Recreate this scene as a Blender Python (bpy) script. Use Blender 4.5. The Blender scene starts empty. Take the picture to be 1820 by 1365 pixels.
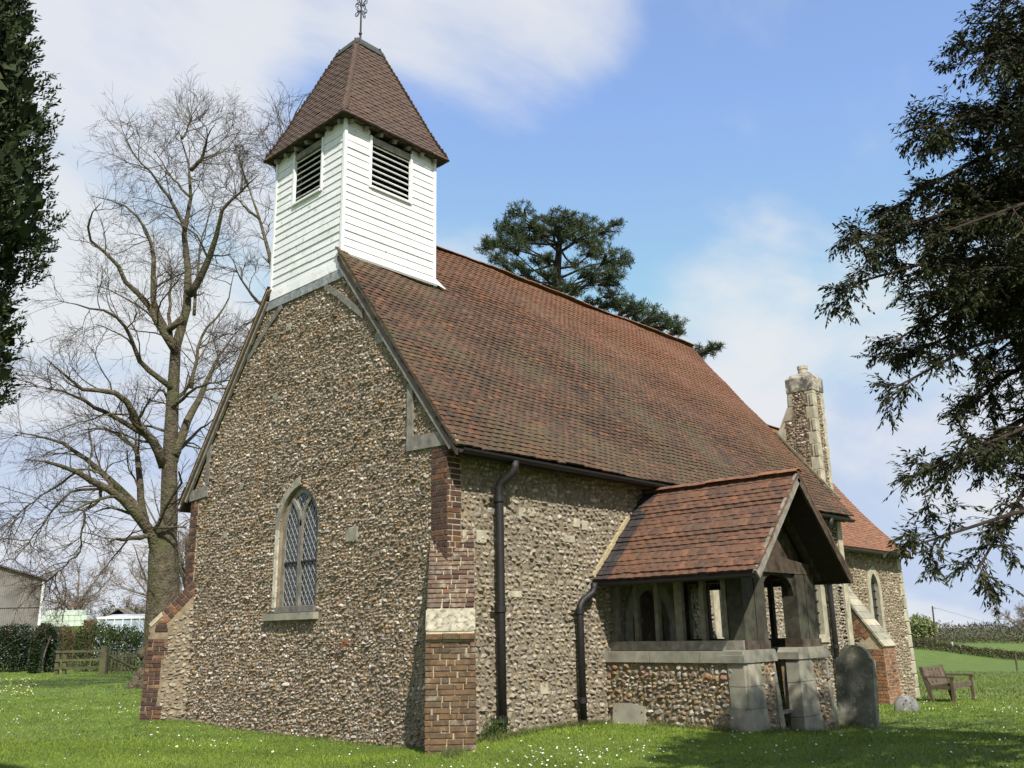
import bpy, math, random
import numpy as np
from mathutils import Matrix, Vector
from mathutils.geometry import tessellate_polygon

S = bpy.context.scene
COL = S.collection
rng = np.random.default_rng(7)
random.seed(7)
PI = math.pi

# ------------------------------------------------------------------ camera
CAM = np.array([-8.62, -9.327, 1.437])
YAW, PITCH, ROLL = 0.7501, 0.2683, -0.0190
FH = np.array([math.cos(YAW), math.sin(YAW), 0.0])        # horizontal viewing direction
RH = np.array([math.sin(YAW), -math.cos(YAW), 0.0])       # to the right of it
_f = np.array([math.cos(PITCH) * FH[0], math.cos(PITCH) * FH[1], math.sin(PITCH)])
_u = np.cross(RH, _f)
_r2 = math.cos(ROLL) * RH + math.sin(ROLL) * _u
_u2 = -math.sin(ROLL) * RH + math.cos(ROLL) * _u
cam = bpy.data.cameras.new('camera')
cam.sensor_width = 36.0
cam.lens = 36.0 * 1606.33 / 1820.0
cam.clip_start = 0.1
cam.clip_end = 5000
co = bpy.data.objects.new('camera', cam)
COL.objects.link(co)
co.matrix_world = Matrix(((_r2[0], _u2[0], -_f[0], CAM[0]), (_r2[1], _u2[1], -_f[1], CAM[1]),
                          (_r2[2], _u2[2], -_f[2], CAM[2]), (0, 0, 0, 1)))
S.camera = co

# ------------------------------------------------------------------ sky and sun
SUN_EL, SUN_AZ = math.radians(46), math.radians(28)       # azimuth from south towards west
SUNV = np.array([-math.sin(SUN_AZ) * math.cos(SUN_EL), -math.cos(SUN_AZ) * math.cos(SUN_EL), math.sin(SUN_EL)])
W = bpy.data.worlds.new('World')
S.world = W
W.use_nodes = True
wt = W.node_tree
wt.nodes.clear()
def wn(t, **k):
    n = wt.nodes.new(t)
    for a, b in k.items(): setattr(n, a, b)
    return n
wout = wn('ShaderNodeOutputWorld'); wbg = wn('ShaderNodeBackground')
wbg.inputs['Strength'].default_value = 0.138
sky = wn('ShaderNodeTexSky', sky_type='NISHITA', sun_disc=False)
sky.sun_elevation = SUN_EL
sky.sun_rotation = math.radians(180 + 28)
sky.altitude = 50; sky.air_density = 1.0; sky.dust_density = 0.6; sky.ozone_density = 2.0
wtc = wn('ShaderNodeTexCoord')
# flatten the view direction so clouds spread like a layer overhead
sep = wn('ShaderNodeSeparateXYZ'); wt.links.new(wtc.outputs['Generated'], sep.inputs[0])
def wmath(op, a, b=None, c=None):
    n = wn('ShaderNodeMath', operation=op)
    for i, v in enumerate((a, b, c)):
        if v is None: continue
        if isinstance(v, (int, float)): n.inputs[i].default_value = v
        else: wt.links.new(v, n.inputs[i])
    return n.outputs[0]
BLOBS = [(.261, .811, .524, 3, 24, .17), (.572, .555, .604, 1, 11, .26), (.634, .593, .497, 2, 16, -.24), (.833, .415, .365, 3, 26, .03), (.627, .656, .42, 1, 5, .22), (.93, .30, .20, 3, 20, .0)]
den = wmath('ADD', wmath('MAXIMUM', sep.outputs['Z'], 0.0), 0.35)
cx = wmath('DIVIDE', sep.outputs['X'], den); cy = wmath('DIVIDE', sep.outputs['Y'], den)
cmb = wn('ShaderNodeCombineXYZ'); wt.links.new(cx, cmb.inputs[0]); wt.links.new(cy, cmb.inputs[1])
n1 = wn('ShaderNodeTexNoise'); n1.inputs['Scale'].default_value = 1.5; n1.inputs['Detail'].default_value = 8; n1.inputs['Roughness'].default_value = 0.56
n1.inputs['Distortion'].default_value = 0.35
mp = wn('ShaderNodeMapping'); mp.inputs['Location'].default_value = (3.1, 1.7, 0.0); mp.inputs['Rotation'].default_value = (0, 0, 0.5); mp.inputs['Scale'].default_value = (1.0, 1.5, 1.0)
wt.links.new(cmb.outputs[0], mp.inputs[0]); wt.links.new(mp.outputs[0], n1.inputs['Vector'])
mr = wn('ShaderNodeMapRange', interpolation_type='SMOOTHSTEP')
mr.inputs['From Min'].default_value = 0.40; mr.inputs['From Max'].default_value = 0.68
mr.inputs['To Min'].default_value = 0.12; mr.inputs['To Max'].default_value = 0.9
val = n1.outputs['Fac']
for (dx, dy, dz_, c_in, c_out, amt) in BLOBS:        # broad cloud banks and the clearer gap between them
    dp = wn('ShaderNodeVectorMath', operation='DOT_PRODUCT'); wt.links.new(wtc.outputs['Generated'], dp.inputs[0]); dp.inputs[1].default_value = (dx, dy, dz_)
    m_ = wn('ShaderNodeMapRange', interpolation_type='SMOOTHSTEP'); m_.inputs['From Min'].default_value = math.cos(math.radians(c_out)); m_.inputs['From Max'].default_value = math.cos(math.radians(c_in)); m_.inputs['To Max'].default_value = amt
    wt.links.new(dp.outputs['Value'], m_.inputs['Value']); val = wmath('ADD', val, m_.outputs[0])
wt.links.new(val, mr.inputs['Value'])
wmix = wn('ShaderNodeMixRGB'); wmix.inputs['Color2'].default_value = (4.9, 4.98, 5.1, 1)
wt.links.new(mr.outputs[0], wmix.inputs['Fac']); tint = wn('ShaderNodeMixRGB', blend_type='MULTIPLY'); tint.inputs[0].default_value = 1; tint.inputs[2].default_value = (1.25, 1.45, 1.70, 1); wt.links.new(sky.outputs[0], tint.inputs[1]); cap = wn('ShaderNodeMixRGB', blend_type='DARKEN'); cap.inputs[0].default_value = 1; cap.inputs[2].default_value = (3.0, 3.7, 5.0, 1); wt.links.new(tint.outputs[0], cap.inputs[1]); wt.links.new(cap.outputs[0], wmix.inputs['Color1'])
wt.links.new(wmix.outputs[0], wbg.inputs['Color']); wt.links.new(wbg.outputs[0], wout.inputs[0])

sl = bpy.data.lights.new('sun', 'SUN'); sl.energy = 4.9; sl.angle = math.radians(0.53); sl.color = (1.0, 0.955, 0.88)
so = bpy.data.objects.new('sun', sl); COL.objects.link(so)
so.location = (-20, -30, 40)
so.rotation_euler = Vector(tuple(SUNV)).to_track_quat('Z', 'Y').to_euler()

S.view_settings.view_transform = 'Standard'
S.view_settings.look = 'None'
S.view_settings.exposure = 0.30
S.view_settings.gamma = 1.0
S.view_settings.use_curve_mapping = False
S.render.engine = 'CYCLES'
S.cycles.max_bounces = 6; S.cycles.diffuse_bounces = 3; S.cycles.glossy_bounces = 2; S.cycles.transparent_max_bounces = 6
S.cycles.use_denoising = True
S.cycles.use_adaptive_sampling = True
S.cycles.adaptive_threshold = 0.02

# ------------------------------------------------------------------ helpers: meshes
I3 = np.eye(3)
CUBE = np.array([(x, y, z) for x in (-.5, .5) for y in (-.5, .5) for z in (-.5, .5)])
CUBEF = np.array([(0, 1, 3, 2), (4, 6, 7, 5), (0, 4, 5, 1), (2, 3, 7, 6), (0, 2, 6, 4), (1, 5, 7, 3)])

def unit(v):
    v = np.asarray(v, float)
    return v / (np.linalg.norm(v, axis=-1, keepdims=True) + 1e-12)

class MB:
    def __init__(s): s.V = []; s.F = []; s.n = 0
    def add(s, V, F):
        V = np.asarray(V, float).reshape(-1, 3)
        for f in (F if isinstance(F, list) else [F]):
            s.F.append(np.asarray(f, np.int64) + s.n)
        s.V.append(V); s.n += len(V)
        return s
    def box(s, c, size, R=I3):
        return s.add(np.asarray(c) + (CUBE * np.asarray(size)) @ np.asarray(R).T, CUBEF)
    def bar(s, a, b, w, h, up=(0, 0, 1)):
        """a straight beam of section w (sideways) x h (along up) from a to b"""
        a = np.asarray(a, float); b = np.asarray(b, float); d = unit(b - a)
        side = unit(np.cross(d, up)); upv = np.cross(side, d)
        return s.box((a + b) / 2, (np.linalg.norm(b - a), w, h), np.column_stack([d, side, upv]))
    def prism(s, poly, o, u, v, n, depth, holes=()):
        """2D polygon (with holes) at o + x*u + y*v, extruded by depth against n"""
        o, u, v, n = map(lambda q: np.asarray(q, float), (o, u, v, n))
        loops = [list(poly)] + [list(h) for h in holes]
        flat = [p for l in loops for p in l]
        tris = tessellate_polygon([[Vector((p[0], p[1], 0)) for p in l] for l in loops])
        A = np.array([o + p[0] * u + p[1] * v for p in flat]); N = len(flat)
        T = np.array(tris)
        quads = []; k = 0
        for l in loops:
            m = len(l)
            for i in range(m): quads.append((k + i, k + (i + 1) % m, N + k + (i + 1) % m, N + k + i))
            k += m
        return s.add(np.vstack([A, A - n * depth]), [T, T[:, ::-1] + N, np.array(quads)])
    def tube(s, P, r, k=8, cap=True):
        P = np.asarray(P, float); N = len(P); r = np.broadcast_to(np.asarray(r, float), (N,))
        T = unit(np.gradient(P, axis=0))
        ref = np.array([0, 0, 1.0]) if abs(T[0][2]) < .9 else np.array([1.0, 0, 0])
        x = unit(np.cross(T[0], ref)); V = []
        for i in range(N):
            x = unit(x - T[i] * (x @ T[i])); y = np.cross(T[i], x)
            a = np.arange(k) * 2 * PI / k
            V.append(P[i] + r[i] * (np.cos(a)[:, None] * x + np.sin(a)[:, None] * y))
        V = np.vstack(V); q = []
        for i in range(N - 1):
            for j in range(k): q.append((i * k + j, i * k + (j + 1) % k, (i + 1) * k + (j + 1) % k, (i + 1) * k + j))
        F = [np.array(q)]
        if cap: F += [np.array([list(range(k))[::-1]]), np.array([list(range((N - 1) * k, N * k))])]
        return s.add(V, F)
    def tubes(s, P, r, k=3):
        """many tubes at once: P (N,S,3), r (N,S)"""
        N, Sg, _ = P.shape
        if N == 0: return s
        T = unit(np.gradient(P, axis=1))
        d = unit(P[:, -1] - P[:, 0]); ref = np.where(np.abs(d[:, 2:3]) < .8, np.array([[0, 0, 1.0]]), np.array([[1.0, 0, 0]]))
        x = unit(np.cross(T, ref[:, None, :])); y = np.cross(T, x)
        a = np.arange(k) * 2 * PI / k
        V = P[:, :, None, :] + r[:, :, None, None] * (np.cos(a)[:, None] * x[:, :, None, :] + np.sin(a)[:, None] * y[:, :, None, :])
        i, j = np.meshgrid(np.arange(Sg - 1), np.arange(k), indexing='ij'); i = i.ravel(); j = j.ravel()
        q = np.stack([i * k + j, i * k + (j + 1) % k, (i + 1) * k + (j + 1) % k, (i + 1) * k + j], -1)
        F = (q[None] + (np.arange(N) * Sg * k)[:, None, None]).reshape(-1, 4)
        return s.add(V.reshape(-1, 3), F)
    def build(s, name, mat, parent=None, smooth=False, kind=None, **props):
        me = bpy.data.meshes.new(name)
        V = np.vstack(s.V); me.vertices.add(len(V)); me.vertices.foreach_set('co', V.ravel())
        L = np.concatenate([f.ravel() for f in s.F]); C = np.concatenate([np.full(len(f), f.shape[1]) for f in s.F])
        me.loops.add(len(L)); me.loops.foreach_set('vertex_index', L)
        me.polygons.add(len(C)); st = np.concatenate([[0], np.cumsum(C)[:-1]])
        me.polygons.foreach_set('loop_start', st); me.polygons.foreach_set('loop_total', C)
        me.polygons.foreach_set('use_smooth', np.full(len(C), smooth))
        me.update(calc_edges=True)
        return link(name, me, mat, parent, kind, **props)

def link(name, me, mat, parent=None, kind=None, matrix=None, **props):
    if mat and not me.materials: me.materials.append(mat)
    o = bpy.data.objects.new(name, me); COL.objects.link(o)
    if parent: o.parent = parent
    if matrix is not None: o.matrix_world = matrix
    if kind: o['kind'] = kind
    for k, v in props.items(): o[k] = v
    return o

def thing(name, label, cat, group=None, loc=(0, 0, 0)):
    o = bpy.data.objects.new(name, None); COL.objects.link(o)
    o.empty_display_size = .1
    o['label'] = label; o['category'] = cat
    if group: o['group'] = group
    return o

def part(name, parent):
    o = bpy.data.objects.new(name, None); COL.objects.link(o); o.parent = parent
    return o

def mat4(o, u, v, n, s=(1, 1, 1)):
    return Matrix(((u[0] * s[0], v[0] * s[1], n[0] * s[2], o[0]), (u[1] * s[0], v[1] * s[1], n[1] * s[2], o[1]),
                   (u[2] * s[0], v[2] * s[1], n[2] * s[2], o[2]), (0, 0, 0, 1)))

# ------------------------------------------------------------------ helpers: materials
def new_mat(name):
    m = bpy.data.materials.new(name); m.use_nodes = True
    return m, m.node_tree, m.node_tree.nodes['Principled BSDF']

def pmat(name, cols, rough=0.9, var=0.25, scale=9.0, fine=60.0, bump=0.25, bdist=0.01, patch=None, spec=0.3, detail=4, pos=None, metallic=0.0, ramp='LINEAR', grad=None):
    """cols: list of colours picked at random for each separate piece; var: mottling by noise in the material's own grain;
    patch: list of (colour, noise scale, from, to, strength) laid over it as stains, lichen or moss"""
    m, t, b = new_mat(name)
    N, Lk = t.nodes.new, t.links.new
    geo = N('ShaderNodeNewGeometry'); oi = N('ShaderNodeObjectInfo')
    ad = N('ShaderNodeMath'); ad.operation = 'ADD'; Lk(geo.outputs['Random Per Island'], ad.inputs[0]); Lk(oi.outputs['Random'], ad.inputs[1])
    fr = N('ShaderNodeMath'); fr.operation = 'FRACT'; Lk(ad.outputs[0], fr.inputs[0])
    cr = N('ShaderNodeValToRGB'); cr.color_ramp.interpolation = ramp
    els = cr.color_ramp.elements
    if len(cols) == 1: cols = [cols[0], cols[0]]
    while len(els) < len(cols): els.new(0.5)
    for i, c in enumerate(cols):
        p = i / (len(cols) - (0 if ramp == 'CONSTANT' else 1))
        if pos: p = pos[i]
        els[i].position = p; els[i].color = (*c, 1)
    Lk(fr.outputs[0], cr.inputs[0])
    nz = N('ShaderNodeTexNoise'); nz.inputs['Scale'].default_value = scale; nz.inputs['Detail'].default_value = detail
    Lk(geo.outputs['Position'], nz.inputs['Vector'])
    mr_ = N('ShaderNodeMapRange'); mr_.inputs['From Min'].default_value = .3; mr_.inputs['From Max'].default_value = .7
    mr_.inputs['To Min'].default_value = 1 - var; mr_.inputs['To Max'].default_value = 1 + var
    Lk(nz.outputs['Fac'], mr_.inputs['Value'])
    mx = N('ShaderNodeMixRGB'); mx.blend_type = 'MULTIPLY'; mx.inputs[0].default_value = 1
    Lk(cr.outputs[0], mx.inputs[1]); Lk(mr_.outputs[0], mx.inputs[2])
    out = mx.outputs[0]
    for (pc, ps, lo, hi, st) in (patch or []):
        pn = N('ShaderNodeTexNoise'); pn.inputs['Scale'].default_value = ps; pn.inputs['Detail'].default_value = 5; pn.inputs['Roughness'].default_value = .6
        Lk(geo.outputs['Position'], pn.inputs['Vector'])
        pr = N('ShaderNodeMapRange'); pr.interpolation_type = 'SMOOTHSTEP'
        pr.inputs['From Min'].default_value = lo; pr.inputs['From Max'].default_value = hi; pr.inputs['To Max'].default_value = st
        Lk(pn.outputs['Fac'], pr.inputs['Value'])
        pm = N('ShaderNodeMixRGB'); pm.inputs[2].default_value = (*pc, 1); Lk(pr.outputs[0], pm.inputs[0]); Lk(out, pm.inputs[1]); out = pm.outputs[0]
    if grad:        # growth that favours one end of a surface: colour, direction, from, to, strength, raggedness
        gc, gv, lo, hi, st, am = grad
        dp = N('ShaderNodeVectorMath'); dp.operation = 'DOT_PRODUCT'; Lk(geo.outputs['Position'], dp.inputs[0]); dp.inputs[1].default_value = gv
        gn = N('ShaderNodeTexNoise'); gn.inputs['Scale'].default_value = 1.1; gn.inputs['Detail'].default_value = 6; gn.inputs['Roughness'].default_value = .65; Lk(geo.outputs['Position'], gn.inputs['Vector'])
        ma = N('ShaderNodeMath'); ma.operation = 'MULTIPLY_ADD'; Lk(gn.outputs['Fac'], ma.inputs[0]); ma.inputs[1].default_value = am; Lk(dp.outputs['Value'], ma.inputs[2])
        rn_ = N('ShaderNodeMath'); rn_.operation = 'MULTIPLY_ADD'; Lk(fr.outputs[0], rn_.inputs[0]); rn_.inputs[1].default_value = am * .35; Lk(ma.outputs[0], rn_.inputs[2])
        gr_ = N('ShaderNodeMapRange'); gr_.interpolation_type = 'SMOOTHSTEP'; gr_.inputs['From Min'].default_value = lo; gr_.inputs['From Max'].default_value = hi; gr_.inputs['To Max'].default_value = st; Lk(rn_.outputs[0], gr_.inputs['Value'])
        gm_ = N('ShaderNodeMixRGB'); gm_.inputs[2].default_value = (*gc, 1); Lk(gr_.outputs[0], gm_.inputs[0]); Lk(out, gm_.inputs[1]); out = gm_.outputs[0]
    Lk(out, b.inputs['Base Color'])
    b.inputs['Roughness'].default_value = rough; b.inputs['Specular IOR Level'].default_value = spec; b.inputs['Metallic'].default_value = metallic
    if bump > 0:
        bn = N('ShaderNodeTexNoise'); bn.inputs['Scale'].default_value = fine; bn.inputs['Detail'].default_value = 3
        Lk(geo.outputs['Position'], bn.inputs['Vector'])
        bp = N('ShaderNodeBump'); bp.inputs['Strength'].default_value = bump; bp.inputs['Distance'].default_value = bdist
        Lk(bn.outputs['Fac'], bp.inputs['Height']); Lk(bp.outputs[0], b.inputs['Normal'])
    return m

FLINT = pmat('flint', [(0.125, 0.105, 0.090), (0.292, 0.202, 0.121), (0.195, 0.151, 0.112), (0.409, 0.332, 0.251), (0.263, 0.218, 0.168), (0.351, 0.230, 0.112), (0.166, 0.138, 0.121), (0.603, 0.525, 0.439), (0.233, 0.148, 0.084), (0.330, 0.276, 0.215)],
             rough=.62, var=.35, scale=30, fine=55, bump=.5, bdist=.012, spec=.45, patch=[((.12, .11, .09), 1.1, .50, .75, .4)])
FLINT_S = pmat('flint_south', [(0.227, 0.183, 0.131), (0.308, 0.261, 0.196), (0.164, 0.131, 0.098), (0.383, 0.333, 0.267), (0.260, 0.203, 0.131), (0.205, 0.177, 0.144), (0.451, 0.405, 0.338), (0.287, 0.215, 0.131)],
               rough=.65, var=.3, scale=30, fine=55, bump=.5, bdist=.012, spec=.4, patch=[((.40, .36, .25), 1.3, .45, .7, .5)])
FLINT_P = pmat('flint_porch', [(0.156, 0.120, 0.077), (0.281, 0.191, 0.093), (0.359, 0.319, 0.231), (0.211, 0.160, 0.108), (0.312, 0.224, 0.116), (0.234, 0.215, 0.177), (0.469, 0.439, 0.355), (0.172, 0.144, 0.116), (0.328, 0.175, 0.093)],
               rough=.6, var=.3, scale=30, fine=55, bump=.5, bdist=.012, spec=.45)
MORTAR = pmat('lime_mortar', [(0.251, 0.195, 0.124)], var=.35, scale=7, fine=90, bump=.7, bdist=.015, patch=[((.16, .13, .09), 1.3, .45, .7, .6)])
MORTAR_S = pmat('lime_mortar_south', [(0.215, 0.177, 0.121)], var=.3, scale=7, fine=90, bump=.7, bdist=.015)
MORTAR_B = pmat('brick_mortar', [(.40, .335, .225)], var=.25, scale=11, fine=90, bump=.5)
BRICK_D = pmat('dark_brick', [(.066, .038, .029), (.085, .046, .033), (.054, .034, .028), (.10, .052, .036), (.073, .043, .034), (.17, .08, .040)], var=.3, scale=18, fine=120, bump=.4, bdist=.005)
BRICK_R = pmat('brown_brick', [(0.132, 0.080, 0.044), (0.167, 0.099, 0.052), (0.101, 0.068, 0.043), (0.185, 0.108, 0.057), (0.128, 0.086, 0.051), (0.088, 0.062, 0.042)], var=.35, scale=14, fine=110, bump=.5, bdist=.006,
               patch=[((.45, .36, .24), 5, .58, .75, .6)])
BRICK_O = pmat('orange_brick', [(.29, .135, .066), (.23, .105, .055), (.32, .165, .085), (.17, .09, .058), (.26, .14, .09)], var=.3, scale=14, fine=110, bump=.4, bdist=.006)
BRICK_W = pmat('weathered_brick', [(.13, .092, .066), (.16, .108, .073), (.11, .082, .062), (.185, .12, .075)], var=.35, scale=16, fine=110, bump=.5, bdist=.006,
               patch=[((.30, .27, .20), 8, .5, .68, .75)])
STONE = pmat('pale_stone', [(0.425, 0.383, 0.271), (0.374, 0.340, 0.246), (0.459, 0.408, 0.295)], var=.25, scale=6, fine=70, bump=.4, patch=[((.20, .18, .13), 5, .55, .75, .6), ((.52, .36, .10), 6, .66, .75, .5)])
STONE_W = pmat('weathered_stone', [(.37, .335, .245)], var=.3, scale=9, fine=70, bump=.5, patch=[((.13, .12, .09), 16, .52, .60, .75), ((.45, .33, .12), 5, .62, .72, .5)])
STONE_G = pmat('grey_stone', [(0.271, 0.254, 0.195), (0.312, 0.287, 0.218), (0.238, 0.230, 0.179)], var=.3, scale=6, fine=70, bump=.4, patch=[((.15, .15, .10), 3, .52, .7, .6)])
GRAVE = pmat('gravestone', [(0.207, 0.199, 0.153)], var=.4, scale=5, fine=60, bump=.5, patch=[((.42, .41, .34), 11, .54, .64, .7), ((.12, .13, .08), 2.2, .5, .7, .5)])
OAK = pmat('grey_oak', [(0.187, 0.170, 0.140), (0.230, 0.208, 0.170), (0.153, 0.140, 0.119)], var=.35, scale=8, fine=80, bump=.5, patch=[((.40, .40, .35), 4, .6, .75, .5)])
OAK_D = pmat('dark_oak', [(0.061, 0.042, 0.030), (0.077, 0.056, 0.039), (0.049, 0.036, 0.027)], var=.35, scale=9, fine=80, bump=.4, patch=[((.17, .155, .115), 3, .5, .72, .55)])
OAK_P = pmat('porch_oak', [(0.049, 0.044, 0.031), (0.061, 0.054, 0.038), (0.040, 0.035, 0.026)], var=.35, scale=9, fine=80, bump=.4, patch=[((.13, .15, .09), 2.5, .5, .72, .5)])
BOARD_W = pmat('white_boards', [(0.744, 0.735, 0.705), (0.781, 0.772, 0.743), (0.716, 0.707, 0.677)], rough=.6, var=.06, scale=4, fine=50, bump=.15, bdist=.004,
               patch=[((.60, .62, .54), 1.6, .48, .70, .55), ((.34, .32, .28), 9, .60, .68, .7), ((.42, .40, .35), 26, .61, .68, .6)])
WHITE = pmat('white_paint', [(0.744, 0.744, 0.716)], rough=.6, var=.06, scale=5, bump=.1, patch=[((.5, .48, .44), 12, .64, .75, .6)])
BLACKM = pmat('black_iron', [(.014, .012, .011)], rough=.6, var=.3, scale=15, bump=.2, spec=.5)
TILE = pmat('roof_tile', [(0.063, 0.040, 0.026), (0.092, 0.050, 0.030), (0.078, 0.053, 0.032), (0.111, 0.057, 0.034), (0.052, 0.035, 0.026), (0.090, 0.059, 0.035), (0.152, 0.070, 0.037), (0.071, 0.045, 0.029), (0.104, 0.057, 0.035)],
            var=.3, scale=16, fine=70, bump=.4, bdist=.006, rough=.9, patch=[((.095, .078, .042), .6, .46, .66, .55), ((.045, .034, .028), 1.5, .54, .74, .6), ((.40, .28, .07), 14, .73, .79, .8)], grad=((.205, .090, .048), (.16, 0, .5), 4.9, 7.1, .66, 1.6))
TILE_P = pmat('porch_tile', [(.120, .063, .039), (.140, .072, .042), (.105, .058, .038), (.155, .078, .046), (.128, .070, .046), (.090, .054, .039), (.190, .090, .049), (.135, .071, .045)],
              var=.25, scale=16, fine=70, bump=.4, bdist=.006, patch=[((.13, .105, .06), 1.6, .52, .72, .5)])
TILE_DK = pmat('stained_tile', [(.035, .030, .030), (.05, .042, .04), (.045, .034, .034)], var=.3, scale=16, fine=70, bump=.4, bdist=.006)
TILE_S = pmat('spire_tile', [(.098, .064, .050), (.118, .074, .055), (.088, .060, .048), (.108, .073, .056)], var=.25, scale=16, fine=70, bump=.3, bdist=.006, patch=[((.12, .095, .06), 1.4, .5, .75, .45)])
TILE_C = pmat('chancel_tile', [(0.250, 0.118, 0.066), (0.210, 0.100, 0.057), (0.280, 0.138, 0.077), (0.185, 0.094, 0.056), (0.235, 0.125, 0.074)], var=.2, scale=16, fine=70, bump=.3, bdist=.006)
RIDGE = pmat('ridge_tile', [(.22, .10, .060), (.165, .082, .055), (.27, .122, .066), (.20, .10, .066)], var=.25, scale=10, fine=60, bump=.3, patch=[((.2, .17, .08), 4, .58, .7, .5)])
DECK = pmat('roof_deck', [(.05, .036, .028)], var=.2)
DARK = pmat('dark_void', [(.012, .011, .010)], var=.1, bump=0)
LEAD = pmat('lead', [(.20, .21, .21)], rough=.6, var=.25, scale=12, bump=.2, patch=[((.45, .44, .38), 8, .5, .65, .6)])
CAPLEAD = pmat('cap_lead', [(.06, .065, .055)], rough=.6, var=.3, scale=14, bump=.2)
CAMES = pmat('lead_cames', [(.30, .30, .29)], rough=.55, var=.15, scale=30, bump=0)
mgl, tg, bg_ = new_mat('window_glass')
bg_.inputs['Base Color'].default_value = (.030, .034, .036, 1); bg_.inputs['Roughness'].default_value = .12; bg_.inputs['Specular IOR Level'].default_value = .45
GLASS = mgl

# ------------------------------------------------------------------ ground
def gz(x, y):
    x = np.asarray(x, float); y = np.asarray(y, float)
    base = np.interp(x, [-2000, 4, 7, 18, 134, 364, 3000], [0, 0, -.07, -.47, -3.7, -6.8, -12])
    left = 1 / (1 + np.exp(-(y - 22 - .1 * x) / 3.0))             # the churchyard north of the church stays level
    base = base * (1 - .85 * left * np.exp(-np.maximum(x, 0) / 300))
    d = np.hypot(x, y)
    w = .035 * np.sin(x * .9 + 1.2) * np.cos(y * .8 - .4) + .03 * np.sin(x * .37 - y * .45)
    w = w * np.exp(-d / 60)
    dip = -.10 * np.exp(-(((x + .5) / .9) ** 2 + ((y - 1.2) / 1.2) ** 2))
    rise = .07 * np.exp(-(((x - 2.2) / 1.6) ** 2 + ((y + .6) / .9) ** 2)) - .12 * np.exp(-(((x - 5.3) / 1.2) ** 2 + ((y + 2.9) / .8) ** 2))
    return base + w + dip + rise

def axis(lo, hi, fine_lo, fine_hi, step):
    a = [fine_lo]; s = step; v = fine_lo
    f = np.arange(fine_lo, fine_hi + 1e-6, step)
    out = []; v, s = fine_hi, step
    while v < hi: s *= 1.16; v += s; out.append(v)
    neg = []; v, s = fine_lo, step
    while v > lo: s *= 1.16; v -= s; neg.append(v)
    return np.array(neg[::-1] + list(f) + out)
gx = axis(-900, 3000, -12, 24, .5); gy = axis(-900, 3000, -12, 26, .5)
GX, GY = np.meshgrid(gx, gy, indexing='ij'); GZ = gz(GX, GY)
nx, ny = GX.shape
ii, jj = np.meshgrid(np.arange(nx - 1), np.arange(ny - 1), indexing='ij'); ii = ii.ravel(); jj = jj.ravel()
gm = MB().add(np.stack([GX, GY, GZ], -1).reshape(-1, 3), np.stack([ii * ny + jj, (ii + 1) * ny + jj, (ii + 1) * ny + jj + 1, ii * ny + jj + 1], -1))
GROUND = pmat('turf', [(0.094, 0.144, 0.021)], var=.3, scale=1.1, fine=50, bump=.6, bdist=.03, detail=6, patch=[((.135, .170, .036), .35, .45, .65, .7), ((.035, .055, .012), 3.0, .52, .7, .5), ((.10, .095, .04), 9, .6, .75, .3)])
gm.build('ground', GROUND, smooth=True, kind='structure')

# ------------------------------------------------------------------ repeated small pieces
def chamfer_box():
    """unit box with chamfered edges (24 verts)"""
    c = .06; V = []; idx = {}
    for ax in range(3):
        for sg in (-1, 1):
            for a in (-1, 1):
                for b in (-1, 1):
                    p = [0, 0, 0]; o1, o2 = [q for q in range(3) if q != ax]
                    p[ax] = .5 * sg; p[o1] = (.5 - c) * a; p[o2] = (.5 - c) * b
                    idx[(ax, sg, a, b)] = len(V); V.append(p)
    F4 = []; F3 = []
    for ax in range(3):
        for sg in (-1, 1): F4.append([idx[(ax, sg, -1, -1)], idx[(ax, sg, 1, -1)], idx[(ax, sg, 1, 1)], idx[(ax, sg, -1, 1)]])
    def key(ax, p):
        o = [q for q in range(3) if q != ax]; return idx[(ax, p[ax], p[o[0]], p[o[1]])]
    for a1, a2 in ((0, 1), (0, 2), (1, 2)):
        o = 3 - a1 - a2
        for s1 in (-1, 1):
            for s2 in (-1, 1):
                pp = [0, 0, 0]; pp[a1] = s1; pp[a2] = s2
                lo = list(pp); lo[o] = -1; hi = list(pp); hi[o] = 1
                F4.append([key(a1, lo), key(a1, hi), key(a2, hi), key(a2, lo)])
    for x in (-1, 1):
        for y in (-1, 1):
            for z in (-1, 1): F3.append([key(0, (x, y, z)), key(1, (x, y, z)), key(2, (x, y, z))])
    return np.array(V), [np.array(F4), np.array(F3)]
CB_V, CB_F = chamfer_box()
def mesh_of(name, V, F, mat):
    mb = MB().add(V, F); o = mb.build(name, mat); me = o.data; bpy.data.objects.remove(o); return me
BRICK_ME = {m.name: mesh_of('brick', CB_V, CB_F, m) for m in (BRICK_D, BRICK_R, BRICK_O, BRICK_W, STONE, STONE_G, STONE_W)}

def brick(parent, mat, o, u, v, n, w, h, d=.07, name='brick'):
    """one brick whose visible face is centred at o in the plane u,v with outward normal n"""
    j = rng.normal(0, .004, 3)
    a = rng.normal(0, .006)
    u2 = unit(np.asarray(u) + a * np.asarray(v)); v2 = unit(np.asarray(v) - a * np.asarray(u))
    c = np.asarray(o) + j[0] * u2 + j[1] * .5 * v2 - np.asarray(n) * (d / 2 - abs(j[2]))
    link(name, BRICK_ME[mat.name], None, parent, matrix=mat4(c, u2, v2, n, (w, h, d)))

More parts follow.
